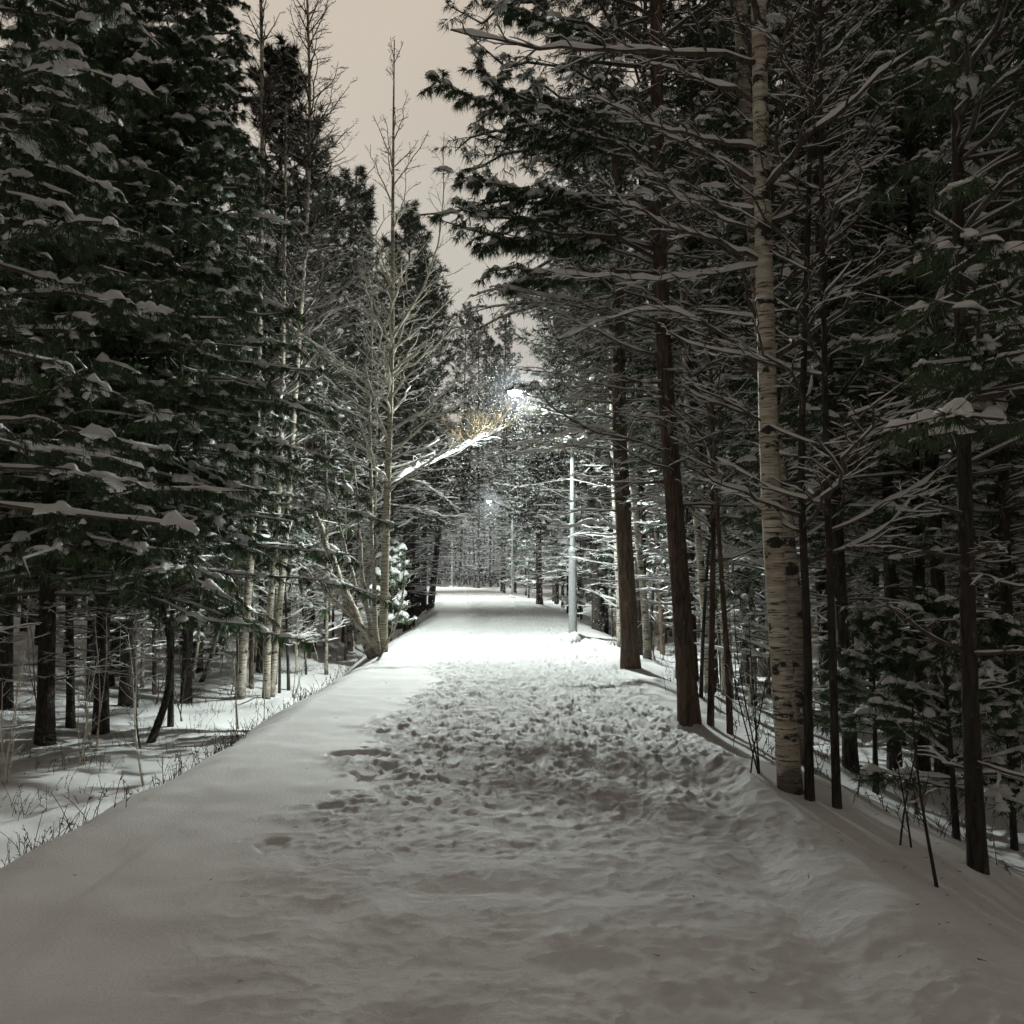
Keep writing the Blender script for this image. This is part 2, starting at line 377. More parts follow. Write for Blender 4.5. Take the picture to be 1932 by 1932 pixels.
# ------------------------------------------------------------------ trees
def trunk_line(H, r_, lean=0.02, n=14, wob=.05):
    z = np.linspace(-.15, H, n); ph = r_.uniform(0, 6.28, 2)
    x = lean * z * math.cos(ph[0]) + wob * np.sin(z * .5 + ph[1]); y = lean * z * math.sin(ph[0]) + wob * np.cos(z * .43 + ph[0])
    P = np.stack([x - x[0], y - y[0], z], 1); return P
def trunk_geo(P, r0, sides=12, top=.18, flare=.26):
    g = Geo(); P = resample(P, max(24, len(P)))
    h = (P[:, 2] - P[0, 2]); t = h / h[-1]
    R = r0 * (1 - (1 - top) * t) * (1 + flare * np.exp(-h / .25))
    tubes(g, P, R, sides); return g, P, R
def whorls(r_, P, R, z0, z1, count, lenf, elev0, elev1, droop, tip=0.1, n=7, az=None, rscale=.32, rmax=.035):
    """limbs from the trunk, level by level"""
    zz = z0 + (z1 - z0) * np.sort(r_.random(count))
    zz = zz + .0
    zt = P[:, 2]
    base = np.stack([np.interp(zz, zt, P[:, i]) for i in range(3)], 1); tr = np.interp(zz, zt, R)
    a = (np.arange(count) * 2.399 + r_.normal(0, .35, count)) if az is None else az
    f = (zz - z0) / max(1e-3, z1 - z0)
    L = np.array([lenf(x) for x in f]) * r_.uniform(.65, 1.15, count)
    el = np.radians(elev0 + (elev1 - elev0) * f + r_.normal(0, 7, count))
    s = np.linspace(0, 1, n)[None]
    hor = L[:, None] * s * np.cos(el)[:, None]
    up = L[:, None] * (s * np.sin(el)[:, None] - droop * s ** 2 + tip * s ** 3)
    sway = a[:, None] + r_.normal(0, .28, count)[:, None] * s ** 1.5 + r_.normal(0, .07, (count, n))
    up = up + L[:, None] * .035 * np.sin(s * r_.uniform(4, 9, (count, 1)) + r_.uniform(0, 6.28, (count, 1))) * s
    Q = base[:, None] + np.stack([hor * np.cos(sway), hor * np.sin(sway), up], -1)
    RR = np.minimum(tr * rscale, rmax)[:, None] * (1 - .85 * s) + .003
    return Q, RR
def foliage(g, gs, r_, Q, RR, per, nl, nw, dn, cap_p, cap, frost=.0, spread=.9, cap_min=.0, tipw=1.0, cap_max=.36):
    """needles hanging from the branchlets Q plus snow cushions resting on some of them"""
    M = len(Q)
    t = r_.random((M, per)) ** .7
    B = interp(Q, t).reshape(-1, 3); T = nrm(interp(np.gradient(Q, axis=1), t)).reshape(-1, 3)
    D = nrm(T * .7 + r_.normal(0, spread * .6, B.shape) + np.array([0, 0, -dn]))
    Ln = nl * r_.uniform(.6, 1.25, len(B))
    blades(g, B, D, Ln, nw * r_.uniform(.7, 1.3, len(B)), r_)
    sel = r_.random(M) < cap_p
    Qs = Q[sel]; K = len(Qs)
    if K:
        mid = interp(Qs, np.full((K, 1), .58))[:, 0]; Dd = Qs[:, -1] - Qs[:, 0]; Lb = np.linalg.norm(Dd, axis=1)
        sz = cap * r_.uniform(.45, 1.25, K)
        cushions(gs, mid + np.array([0, 0, .012]), Dd, np.minimum(np.maximum(Lb * r_.uniform(.6, 1.0, K), cap_min), cap_max * r_.uniform(.5, 1, K)), sz, sz * r_.uniform(.45, .8, K), r_)
    if frost:
        nf = int(len(B) * frost); ix = r_.choice(len(B), nf, replace=False)
        D2 = nrm(D[ix] + np.array([0, 0, .25])); blades(gs, B[ix] + np.array([0, 0, .012]), D2, Ln[ix] * .8, nw * 1.3 * np.ones(nf), r_)
LC0 = None
def conifer(name, label, cat, loc, seed, H=14, r0=.14, P=None, live=(2, 14), nl=60, ll=(2.4, .4), side_k=10, side_l=.3, sub_k=3, per=14, needle=.13, nw=.009, dn=.6,
            cap_p=.45, cap=.07, frost=.0, dead=(1.0, 5.0), nd_=22, dl=1.2, elev=(-5, 25), droop=.25, tip=.12, bark=None, need=None, group=None, rz=0, crown_pow=.8, deadsnow=.012,
            rmax=.03, az=None, cap_min=0.0, limb_snow=.02, deadk=6, top=.18, limbcap=None):
    r_ = np.random.default_rng(seed)
    root = thing(name, label, cat, loc, group, rz)
    if P is None: P = trunk_line(H, r_)
    g, P, R = trunk_geo(P, r0, top=top); g.build('trunk', bark or M_PINE, root)
    gb = Geo(); gs = Geo(); gf = Geo()
    if nd_:
        Q, RR = whorls(r_, P, R, dead[0], dead[1], nd_, lambda f: dl, 5, 15, .12, .08, n=7, rmax=.014)
        tubes(gb, Q, RR, 4); snow_tubes(gs, Q, RR, deadsnow, r_)
        Q2, R2 = grow(r_, Q, RR, deadk, .2, .95, .38, 48, 5, .7, .08, .05, .2, .0025)
        tubes(gb, Q2, R2, 3); snow_tubes(gs, Q2, R2, deadsnow * .75, r_, .003)
        Q3, R3 = grow(r_, Q2, R2, 2, .3, .95, .45, 45, 4, .7, .05, .0, .2, .002)
        tubes(gb, Q3, R3, 3); snow_tubes(gs, Q3, R3, deadsnow * .5, r_, .002)
    if nl:
        Q, RR = whorls(r_, P, R, live[0], live[1], nl, lambda f: ll[0] * (1 - f) ** crown_pow + ll[1], elev[0], elev[1], droop, tip, n=8, rmax=rmax, az=az)
        tubes(gb, Q, RR, 5); snow_tubes(gs, Q, RR, limb_snow, r_, .008)
        if limbcap:
            n_, L_, W_ = limbcap; t = r_.uniform(.35, .97, (len(Q), n_)); sel = r_.random(t.shape).ravel() < .75
            Bc = interp(Q, t).reshape(-1, 3)[sel]; Tc = interp(np.gradient(Q, axis=1), t).reshape(-1, 3)[sel]; K = len(Bc)
            wd = W_ * r_.uniform(.5, 1.25, K); cushions(gs, Bc + np.array([0, 0, .02]), Tc, L_ * r_.uniform(.45, 1.3, K), wd, wd * r_.uniform(.7, 1.15, K), r_, 11, 10, .3)
        Q2, R2 = grow(r_, Q, RR, side_k, .22, 1.0, side_l, 50, 5, .6, .18, .02, .15, .003)
        tubes(gb, Q2, R2, 3)
        foliage(gf, gs, r_, Q2, R2, per, needle, nw, dn, cap_p, cap, frost, cap_min=cap_min)
        if sub_k:
            Q3, R3 = grow(r_, Q2, R2, sub_k, .25, .95, .5, 45, 4, .6, .15, .0, .2, .002)
            foliage(gf, gs, r_, Q3, R3, max(6, per * 2 // 3), needle, nw, dn, cap_p * .45, cap * .8, frost)
        # limb ends
        Qe = Q[:, -3:]; foliage(gf, gs, r_, Qe, RR[:, -3:], per, needle * 1.1, nw, dn * .6, cap_p, cap, frost, cap_min=cap_min)
    gb.build('branches', M_TWIG, root)
    if gf.n: gf.build('foliage', need or M_NEED, root, smooth=False)
    if gs.n: gs.build('snow', M_BSNOW, root)
    return root
def poly_local(pts, d, rooted=None):
    """pixel polyline on the photo, at distance d (a number or one per point) -> local points above the base"""
    dd = d if isinstance(d, (list, tuple)) else [d] * len(pts)
    W = np.array([at(x, y, q) for (x, y), q in zip(pts, dd)]); return W
exec_trees = []
def base_of(px, py): return ground_hit(px, py)
# lines given by (x, y) read off the photograph; the distance comes from where the foot meets the ground
def stem(pts, dy=0.0, d=None):
    b = ground_hit(*pts[0]) if d is None else None
    dist = b[1] if d is None else d
    W = np.array([at(x, y, dist + dy * k / max(1, len(pts) - 1)) for k, (x, y) in enumerate(pts)])
    base = W[0].copy()
    if d is not None: base[2] = gz(base[0], base[1]); W[0] = base
    L = W - base; L[0, 2] = -.12
    return base, L
# --- one bare broadleaf (birch, aspen) tree
def broadleaf(name, label, cat, base, P, seed, r0, mat, H=None, limbs=16, z0=3, ll=1.6, elev=(35, 60), sub=(7, 6, 3), snow=.012, explicit=(), group=None, twigm=None, top=.15, limb_snow=.02, rmax=.025, tw=.0022, droop=-.05):
    r_ = np.random.default_rng(seed)
    root = thing(name, label, cat, base, group)
    g, P, R = trunk_geo(P, r0, 14, top, .22); g.build('trunk', mat, root)
    gb = Geo(); gs = Geo(); H = P[-1, 2]
    sets = []
    if limbs:
        sets.append(whorls(r_, P, R, z0, H * .985, limbs, lambda f: ll * (1 - f) ** .7 + .25, elev[0], elev[1], droop, .1, n=8, rmax=rmax, rscale=.5))
    for pts, rr in explicit:
        Q = resample(np.asarray(pts) - base, 16, r_, .012)[None]; sets.append((Q, np.linspace(rr * .78, rr * .18, 16)[None]))
    for Q, RR in sets:
        ex = Q.shape[1] == 16; k = 2.4 if ex else 1
        if ex: keep = (gb, gs); gb = Geo(); gs = Geo()
        tubes(gb, Q, RR, 6); snow_tubes(gs, Q, RR, limb_snow * (1.0 if ex else 1), r_, .002, .45)
        Q2, R2 = grow(r_, Q, RR, int(sub[0] * k), .15, .97, .42 / (1.7 if ex else 1), 42, 6, .6, .02, .10, .15, tw)
        tubes(gb, Q2, R2, 4); snow_tubes(gs, Q2, R2, snow * .8, r_, .002)
        Q3, R3 = grow(r_, Q2, R2, sub[1], .2, .97, .5, 38, 5, .7, .03, .05, .18, tw * .8)
        tubes(gb, Q3, R3, 3); snow_tubes(gs, Q3, R3, snow * .5, r_, .001)
        if sub[2]:
            Q4, R4 = grow(r_, Q3, R3, sub[2], .3, .97, .5, 35, 4, .8, .03, .02, .18, tw * .7)
            tubes(gb, Q4, R4, 3)
        if ex:
            bo = gb.build('bough', twigm or M_TWIG, root); gs.build('snow', M_BSNOW, bo); gb, gs = keep
    if gb.n: gb.build('branches', twigm or M_TWIG, root)
    if gs.n: gs.build('snow', M_BSNOW, root)
    return root
def W3(pts, d0, d1):
    n = len(pts); return np.array([at(x, y, d0 + (d1 - d0) * k / (n - 1)) for k, (x, y) in enumerate(pts)])

# ======================= right-hand edge of the path =======================
# the big birch
b, P = stem([(1493, 1492), (1478, 1300), (1466, 1150), (1452, 900), (1446, 650), (1440, 450), (1436, 250), (1432, 60), (1428, -200)])
D0 = b[1]
ex = [
 (W3([(1432, 120), (1385, 108), (1330, 104), (1220, 96), (1100, 92), (985, 88), (915, 72), (850, 56)], D0, D0 - .9), .030),
 (W3([(1430, 195), (1375, 165), (1310, 150), (1240, 122), (1180, 108), (1100, 60)], D0, D0 + .5), .022),
 (W3([(1436, 283), (1380, 272), (1325, 258), (1262, 248), (1215, 232), (1185, 205), (1148, 188), (1108, 182)], D0, D0 - .4), .024),
 (W3([(1440, 442), (1380, 418), (1310, 388), (1255, 355), (1205, 310), (1170, 270)], D0, D0 + .6), .020),
 (W3([(1448, 502), (1395, 468), (1330, 448), (1262, 428), (1205, 402), (1150, 360), (1120, 320)], D0, D0 - .3), .024),
 (W3([(1440, 500), (1370, 512), (1290, 525), (1220, 530), (1120, 522), (1030, 510)], D0, D0 - .8), .015),
 (W3([(1444, 700), (1405, 665), (1355, 628), (1305, 592), (1262, 580), (1190, 592), (1110, 612), (1050, 640)], D0, D0 + .8), .022),
 (W3([(1444, 262), (1480, 210), (1530, 150), (1600, 78), (1690, -20)], D0, D0 - .5), .016),
 (W3([(1440, 440), (1458, 330), (1470, 220), (1478, 100), (1490, -40)], D0, D0 - .3), .020),
 (W3([(1434, 130), (1415, 90), (1395, 40), (1372, -20)], D0, D0 + .2), .028),
 (W3([(1450, 660), (1500, 560), (1560, 450), (1640, 380)], D0, D0 + .4), .012),
 (W3([(1446, 560), (1520, 430), (1600, 330), (1660, 240)], D0, D0 - .4), .012),
 (W3([(1458, 930), (1480, 905), (1490, 870), (1500, 820)], D0, D0), .010),
]
broadleaf('birch_tree', 'big white birch with banded bark and long snowy boughs, nearest on the right', 'birch tree', b, P, 11, .080, M_BIRCH, limbs=10, z0=4.0, ll=1.2, elev=(20, 50), sub=(7, 4, 1), explicit=ex, top=.62, twigm=M_TWIG, limb_snow=.03)
# second birch right behind it
b, P = stem([(1512, 1410), (1505, 1200), (1482, 1000), (1450, 750), (1428, 500), (1412, 300), (1402, 150), (1395, -60)], d=8.6)
broadleaf('birch_tree', 'darker grey birch standing close behind the big white birch', 'birch tree', b, P, 12, .085, M_BIRCH2, limbs=16, z0=2.6, ll=1.3, elev=(15, 45), sub=(5, 4, 1), top=.7)
# the tall pine left of it, whose boughs reach over the path
b, P = stem([(1302, 1362), (1290, 1200), (1280, 1050), (1264, 850), (1250, 650), (1244, 450), (1240, 250), (1238, 50), (1236, -150), (1234, -420)])
D1 = b[1]
r_ = np.random.default_rng(5)
big = conifer('pine_tree', 'tall dark pine, right, whose bushy boughs reach over the path', 'pine tree', b, 21, P=P, r0=.105, live=(4.6, 9.3), nl=54, ll=(1.5, 1.0), side_k=14, side_l=.26, sub_k=4, per=22,
    needle=.10, nw=.008, dn=.75, cap_p=.30, cap=.05, frost=.05, dead=(2.2, 4.9), nd_=26, dl=1.6, elev=(8, 22), droop=.16, tip=.10, bark=M_PINE2, crown_pow=.3, top=.45, limb_snow=.02, deadk=9, az=np.where(np.arange(54) % 5 < 3, r_.uniform(PI * .72, PI * 1.3, 54), r_.uniform(-PI, PI, 54)))
for k, (pts, da, db, rr, fol) in enumerate([
    ([(1245, 672), (1180, 655), (1130, 630), (1060, 590), (990, 560), (930, 545), (890, 560)], D1, D1 + .6, .022, 0),
    ([(1247, 612), (1165, 592), (1080, 566), (1000, 552), (930, 540)], D1, D1 - .5, .018, 0),
    ([(1243, 420), (1160, 390), (1060, 365), (960, 350), (905, 345), (870, 335)], D1, D1 - .4, .022, 1),
    ([(1242, 330), (1150, 290), (1040, 255), (950, 215), (880, 175), (812, 148)], D1, D1 - .8, .026, 1),
    ([(1240, 240), (1140, 215), (1040, 200), (960, 180), (905, 130)], D1, D1 + .4, .020, 1),
    ([(1243, 500), (1150, 470), (1060, 450), (980, 452), (905, 470)], D1, D1 + .3, .020, 1),
    ([(1245, 560), (1130, 520), (1040, 515), (985, 525), (960, 545)], D1, D1 - .3, .016, 1),
    ([(1240, 120), (1120, 60), (1020, 40), (960, 20)], D1, D1 - .3, .020, 1)]):
    gb = Geo(); gs = Geo(); gf = Geo()
    Q = resample(W3(pts, da, db) - b, 16, r_, .015)[None]; RR = np.linspace(rr, rr * .25, 16)[None]
    tubes(gb, Q, RR, 6); snow_tubes(gs, Q, RR, .03, r_, .006, .5)
    Q2, R2 = grow(r_, Q, RR, 34, .25, 1., .17, 50, 5, .5, .25, -.05, .2, .003); tubes(gb, Q2, R2, 3); snow_tubes(gs, Q2, R2, .012, r_)
    Q3, R3 = grow(r_, Q2, R2, 4, .2, .95, .5, 42, 4, .6, .15, 0, .2, .002); tubes(gb, Q3, R3, 3)
    if fol:
        foliage(gf, gs, r_, Q2, R2, 34, .10, .008, .9, .4, .05, .06); foliage(gf, gs, r_, Q3, R3, 22, .10, .008, .9, .15, .04, .06)
    else: snow_tubes(gs, Q3, R3, .008, r_)
    bo = gb.build('bough', M_TWIG, big); gs.build('snow', M_BSNOW, bo)
    if gf.n: gf.build('foliage', M_NEED, bo, smooth=False)
# the pine further on
b, P = stem([(1190, 1258), (1183, 1100), (1174, 950), (1168, 800), (1166, 600), (1164, 350), (1160, 150)])
D2 = b[1]
p2 = conifer('pine_tree', 'straight brown pine trunk between the nearer lamp post and the tall dark pine', 'pine tree', b, 22, P=P, r0=.15, live=(5.6, 9.4), nl=40, ll=(1.4, 1.6), side_k=12, side_l=.3, sub_k=3, per=16, needle=.13, nw=.012, dn=.6,
    cap_p=.4, cap=.06, frost=.12, dead=(2.4, 6.0), nd_=34, dl=1.3, elev=(5, 30), bark=M_PINE2, need=M_NEEDB, crown_pow=.3, top=.5, deadk=9, deadsnow=.02)
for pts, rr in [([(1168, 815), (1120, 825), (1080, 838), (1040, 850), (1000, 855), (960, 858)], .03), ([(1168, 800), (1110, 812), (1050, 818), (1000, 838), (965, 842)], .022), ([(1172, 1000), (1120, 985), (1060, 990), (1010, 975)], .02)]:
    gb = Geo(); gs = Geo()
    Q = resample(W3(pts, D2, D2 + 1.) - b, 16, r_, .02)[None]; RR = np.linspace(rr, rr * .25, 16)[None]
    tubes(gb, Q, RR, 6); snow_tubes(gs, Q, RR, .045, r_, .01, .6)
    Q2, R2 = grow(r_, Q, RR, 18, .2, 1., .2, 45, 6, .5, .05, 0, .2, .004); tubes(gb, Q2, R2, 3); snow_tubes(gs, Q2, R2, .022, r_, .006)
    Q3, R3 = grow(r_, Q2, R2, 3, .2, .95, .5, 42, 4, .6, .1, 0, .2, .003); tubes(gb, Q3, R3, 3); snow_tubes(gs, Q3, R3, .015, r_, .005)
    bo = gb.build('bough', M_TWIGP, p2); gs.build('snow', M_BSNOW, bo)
# slender pale trees and dark stems among them
RS = [
 ('birch_tree', 'slender curved pale birch right of the straight brown pine', [(1222, 1243), (1218, 1150), (1206, 1050), (1195, 930), (1185, 800), (1180, 600), (1178, 400)], .075, M_BIRCH, 8, None),
 ('birch_tree', 'pale leaning birch stem showing left of the straight brown pine', [(1172, 1222), (1168, 1120), (1162, 1000), (1157, 900), (1153, 760), (1150, 600)], .08, M_BIRCH, 6, None),
 ('birch_tree', 'thin whitish birch leaning left behind the tall dark pine', [(1338, 1262), (1330, 1160), (1322, 1060), (1312, 960), (1300, 820), (1290, 640), (1280, 400)], .07, M_BIRCH, 8, 14.5),
 ('aspen_tree', 'mid brown smooth trunk between the tall dark pine and the big white birch', [(1372, 1290), (1368, 1150), (1364, 1000), (1358, 850), (1352, 650), (1346, 400)], .09, M_ASPEN, 8, 15.0),
 ('alder_tree', 'thin dark twin stem rising from the crest beside the tall dark pine', [(1340, 1368), (1342, 1250), (1345, 1100), (1346, 900), (1340, 700), (1338, 500)], .035, M_PINE2, 10, None),
 ('alder_tree', 'thin dark stem curving up left of the big white birch', [(1378, 1385), (1374, 1280), (1366, 1150), (1352, 950), (1345, 800), (1338, 600)], .032, M_PINE2, 10, None),
 ('alder_tree', 'thin black crooked stem growing against the big white birch', [(1528, 1510), (1524, 1400), (1526, 1250), (1520, 1100), (1510, 950), (1512, 800), (1520, 600), (1528, 300), (1532, -60)], .032, M_PINE, 12, None),
 ('alder_tree', 'slim dark stem with side shoots just right of the big white birch', [(1580, 1525), (1574, 1400), (1572, 1250), (1566, 1100), (1560, 900), (1556, 700), (1550, 350), (1546, -100)], .030, M_PINE, 12, None),
]
for k, (nm, lb, pts, r0, mt, nlim, d) in enumerate(RS):
    b, P = stem(pts, d=d); broadleaf(nm, lb, nm.replace('_', ' '), b, P, 40 + k, r0, mt, limbs=nlim * 2, z0=1.6, ll=1.1, elev=(15, 45), sub=(5, 4, 0), top=.35, snow=.014)
# conifers of the right-hand thicket, each carrying small snow caps
RC = [
 ('dark pine nearest the camera at the far right, its foot in shadowed snow', [(1846, 1642), (1835, 1450), (1828, 1250), (1822, 1000), (1815, 700), (1808, 400), (1802, 100), (1798, -250)], None, .052, (2.3, 7.5), 120, (1.1, .7)),
 ('slim dark pine at the very right edge of the view', [(1918, 1505), (1908, 1350), (1900, 1200), (1893, 900), (1888, 500), (1884, 100), (1880, -300)], None, .06, (1.4, 8), 80, (1.2, .6)),
 ('dark pine trunk, right one of the close pair right of the big white birch', [(1740, 1452), (1738, 1300), (1733, 1100), (1728, 800), (1722, 500), (1716, 200), (1710, -200)], None, .078, (2.0, 9), 90, (1.5, .7)),
 ('dark pine trunk, left one of the close pair right of the big white birch', [(1688, 1452), (1684, 1300), (1678, 1050), (1672, 800), (1666, 500), (1660, 200), (1655, -200)], None, .075, (2.4, 9), 80, (1.5, .7)),
 ('dark pine trunk midway between the big white birch and the close pair', [(1606, 1452), (1600, 1330), (1585, 1120), (1572, 850), (1555, 600), (1540, 300), (1532, 0), (1525, -250)], None, .075, (3.0, 9), 70, (1.6, .7)),
 ('stout dark trunk standing deeper in the stand left of the big white birch', [(1412, 1290), (1410, 1150), (1406, 1000), (1400, 800), (1394, 500), (1388, 200)], None, .15, (4.5, 12), 70, (2.0, .7)),
]
for k, (lb, pts, d, r0, live, nlm, ll) in enumerate(RC):
    b, P = stem(pts, d=d)
    azk = np.random.default_rng(k).uniform(-PI * .62, PI * .42, nlm) if k < 2 else None
    conifer('pine_tree', lb, 'pine tree', b, 60 + k, P=P, az=azk, r0=r0, live=live, nl=nlm, ll=ll, side_k=7, side_l=.32, sub_k=3, per=24, needle=.11, nw=.0085, dn=.85, cap_p=.36, cap=.04, frost=.03, cap_min=.12, limbcap=(2, .22, .045), rmax=.015,
            dead=(.5, 2.8), nd_=18, dl=.75, elev=(8, 28), deadsnow=.007, droop=.2, tip=.12, top=.45, crown_pow=.5, limb_snow=.016)
# ======================= left-hand side =======================
# tall aspen on the crest with the long bright bough
b, P = stem([(722, 1228), (726, 1080), (731, 909), (736, 780), (738, 709), (740, 600), (741, 430), (742, 250), (744, 75)])
DA = b[1]
ex = [(W3([(733, 912), (770, 888), (810, 872), (850, 856), (885, 835), (915, 822), (948, 808)], DA, DA + 4.5), .03),
      (W3([(735, 870), (780, 850), (830, 840), (880, 838)], DA, DA + .8), .02),
      (W3([(738, 712), (770, 690), (810, 665), (850, 620), (885, 560)], DA, DA - .4), .03),
      (W3([(740, 640), (790, 560), (825, 480), (840, 380), (835, 300), (838, 250)], DA, DA + .3), .032),
      (W3([(738, 690), (700, 600), (690, 540), (686, 470)], DA, DA + .3), .02),
      (W3([(736, 760), (700, 730), (660, 700), (620, 680)], DA, DA - .5), .022),
      (W3([(735, 820), (690, 790), (640, 770), (600, 740)], DA, DA + .5), .022),
      (W3([(733, 900), (780, 905), (840, 935), (880, 990)], DA, DA + 1.), .015),
      (W3([(731, 950), (790, 960), (840, 975), (890, 970)], DA, DA + .4), .016)]
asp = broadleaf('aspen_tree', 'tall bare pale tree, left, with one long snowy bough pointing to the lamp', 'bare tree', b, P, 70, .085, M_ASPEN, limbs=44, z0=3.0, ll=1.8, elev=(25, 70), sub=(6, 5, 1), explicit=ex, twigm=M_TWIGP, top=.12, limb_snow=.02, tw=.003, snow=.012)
gs = Geo(); Qb = resample(ex[0][0] - b, 30, r_, .008)[None]; snow_tubes(gs, Qb, np.linspace(.034, .014, 30)[None], .065, r_, .012, .75, -.6)
gs.build('bough_snow', M_BSNOW, asp)
# yellow shoots standing up from that bough
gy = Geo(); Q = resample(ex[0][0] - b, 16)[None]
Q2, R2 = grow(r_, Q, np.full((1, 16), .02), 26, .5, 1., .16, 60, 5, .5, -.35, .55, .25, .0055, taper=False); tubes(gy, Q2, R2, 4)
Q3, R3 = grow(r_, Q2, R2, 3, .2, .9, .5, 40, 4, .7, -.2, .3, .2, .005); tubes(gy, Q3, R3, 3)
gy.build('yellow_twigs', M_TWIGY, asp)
# leaning clump at its foot
b, P = stem([(703, 1240), (667, 1146), (638, 1084), (612, 1018), (598, 975), (585, 940)])
lb = thing('willow_clump', 'leaning snow-covered tree clump of several stems at the foot of the tall bare tree', 'bare tree', b)
for pts, dd, r0, r1 in [([(703, 1242), (667, 1146), (638, 1084), (612, 1018), (598, 975), (585, 940)], .8, .085, .045), ([(712, 1238), (690, 1200), (660, 1160), (625, 1125), (590, 1090), (552, 1040)], -.4, .04, .018),
    ([(700, 1240), (680, 1190), (650, 1130), (625, 1080), (600, 1050)], .5, .045, .02), ([(715, 1236), (700, 1180), (680, 1120), (655, 1060), (640, 1000), (632, 900)], .2, .04, .012), ([(716, 1236), (706, 1170), (702, 1050), (700, 900), (700, 700), (699, 560)], .5, .045, .015),
    ([(718, 1236), (745, 1190), (760, 1130), (764, 1060)], -.2, .028, .01), ([(708, 1238), (690, 1150), (684, 1060), (676, 960), (668, 850)], .3, .032, .01)]:
    gt = Geo(); gs = Geo(); gb = Geo()
    Q = resample(W3(pts, b[1], b[1] + dd) - b, 16, r_, .015)[None]; RR = np.linspace(r0, r1, 16)[None]
    tubes(gt, Q, RR, 8); snow_tubes(gs, Q, RR, .07 if r0 > .08 else .03, r_, .01, .6)
    Q2, R2 = grow(r_, Q, RR, 12, .25, 1., .22, 40, 6, .35, .0, .15, .2, .005); tubes(gb, Q2, R2, 4); snow_tubes(gs, Q2, R2, .018, r_, .004)
    Q3, R3 = grow(r_, Q2, R2, 4, .2, .95, .5, 40, 5, .6, .0, .1, .2, .004); tubes(gb, Q3, R3, 3); snow_tubes(gs, Q3, R3, .012, r_, .003)
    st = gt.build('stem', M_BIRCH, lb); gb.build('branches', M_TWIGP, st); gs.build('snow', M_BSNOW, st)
# birches and bare trees of the ditch side
LS = [
 ('birch_tree', 'pale birch, leftmost of the three lit by the lamp beyond the ditch', [(453, 1316), (458, 1220), (462, 1180), (472, 1095), (480, 933), (488, 700), (494, 400), (496, 200), (492, 0), (488, -200)], None, .095, M_BIRCH, 34, 5, 1.8, .25),
 ('birch_tree', 'banded birch, middle stem of the three lit by the lamp', [(502, 1318), (504, 1230), (508, 1148), (519, 1050), (527, 940), (534, 700), (538, 400), (540, 200)], None, .08, M_BIRCH, 26, 5, 1.6, .25),
 ('birch_tree', 'forked birch, rightmost of the three lit ones, bare crown against the sky', [(510, 1314), (518, 1210), (530, 1140), (538, 1050), (546, 933), (553, 800), (570, 560), (582, 380), (586, 200), (580, 0), (574, -160)], None, .08, M_BIRCH, 64, 7, 2.4, .25),
 ('birch_tree', 'thin crooked birch leaning right, left of the three lit birches', [(376, 1286), (392, 1262), (402, 1226), (412, 1185), (420, 1148), (430, 1100), (438, 1060), (446, 960)], None, .055, M_BIRCH2, 14, 2, .9, .4),
 ('aspen_tree', 'spindly tree left of the crooked birch deep under the boughs', [(362, 1280), (372, 1230), (378, 1160), (380, 1080), (384, 1000)], None, .045, M_ASPEN, 10, 2, .9, .4),
 ('bare_tree', 'dark curved trunk with snow on its bend, leaning out of the bank left', [(279, 1400), (298, 1368), (314, 1325), (324, 1265), (322, 1205), (306, 1150), (284, 1100), (266, 1050), (258, 950)], None, .062, M_PINE, 22, 1.8, 1.1, .5),
]
for k, (nm, lbl, pts, d, r0, mt, nlim, z0, ll, top) in enumerate(LS):
    b, P = stem(pts, d=d); broadleaf(nm, lbl, 'bare tree' if nm == 'bare_tree' else nm.replace('_', ' '), b, P, 80 + k, r0, mt, limbs=nlim, z0=z0, ll=ll, elev=(25, 70), sub=(7, 6, 2) if ll > 2 else (6, 5, 1 if ll > 1.5 else 0), top=top, tw=.003)
# conifers of the left bank: big drooping snow-laden boughs
LC = [
 ('thick black spruce trunk with heavy snowy boughs at the left edge', [(85, 1402), (88, 1250), (92, 1050), (98, 700), (108, 300), (118, -100), (126, -500)], .135, 31, (2.3, 12), 150, (3.3, .6)),
 ('slim dark spruce just right of the thick black one', [(134, 1372), (132, 1200), (128, 1000), (128, 700), (130, 300), (132, 0)], .07, 32, (2.6, 9), 70, (1.9, .5)),
 ('dark spruce trunk left of the curved tree, its boughs hanging low', [(190, 1382), (194, 1200), (200, 1000), (210, 700), (222, 300), (232, -100), (238, -400)], .12, 33, (2.8, 12.5), 170, (3.6, .6)),
 ('spruce half hidden behind the trunk left of the curved tree', [(176, 1322), (178, 1150), (184, 900), (194, 500), (200, 100), (205, -200)], .14, 34, (2.8, 14), 110, (2.8, .6)),
 ('spruce behind the leftmost lit birch with boughs out to the ditch', [(372, 1268), (374, 1150), (378, 900), (386, 500), (394, 150), (398, -100), (402, -480)], .13, 35, (2.4, 19), 190, (3.6, .5)),
]
for k, (lbl, pts, r0, sd, live, nlm, ll) in enumerate(LC):
    b, P = stem(pts)
    conifer('spruce_tree', lbl, 'spruce tree', b, sd, P=P, r0=r0, live=live, nl=nlm, ll=ll, side_k=11, side_l=.24, sub_k=3, per=32, needle=.17, nw=.012, dn=1.3, cap_p=.16, cap=.055, frost=.012, cap_min=.16, limbcap=(4, .36, .075),
            dead=(.9, 2.6), nd_=14, dl=1.3, elev=(2, 24), droop=.26, tip=.06, top=.3, crown_pow=.7, limb_snow=.03, rmax=.04)
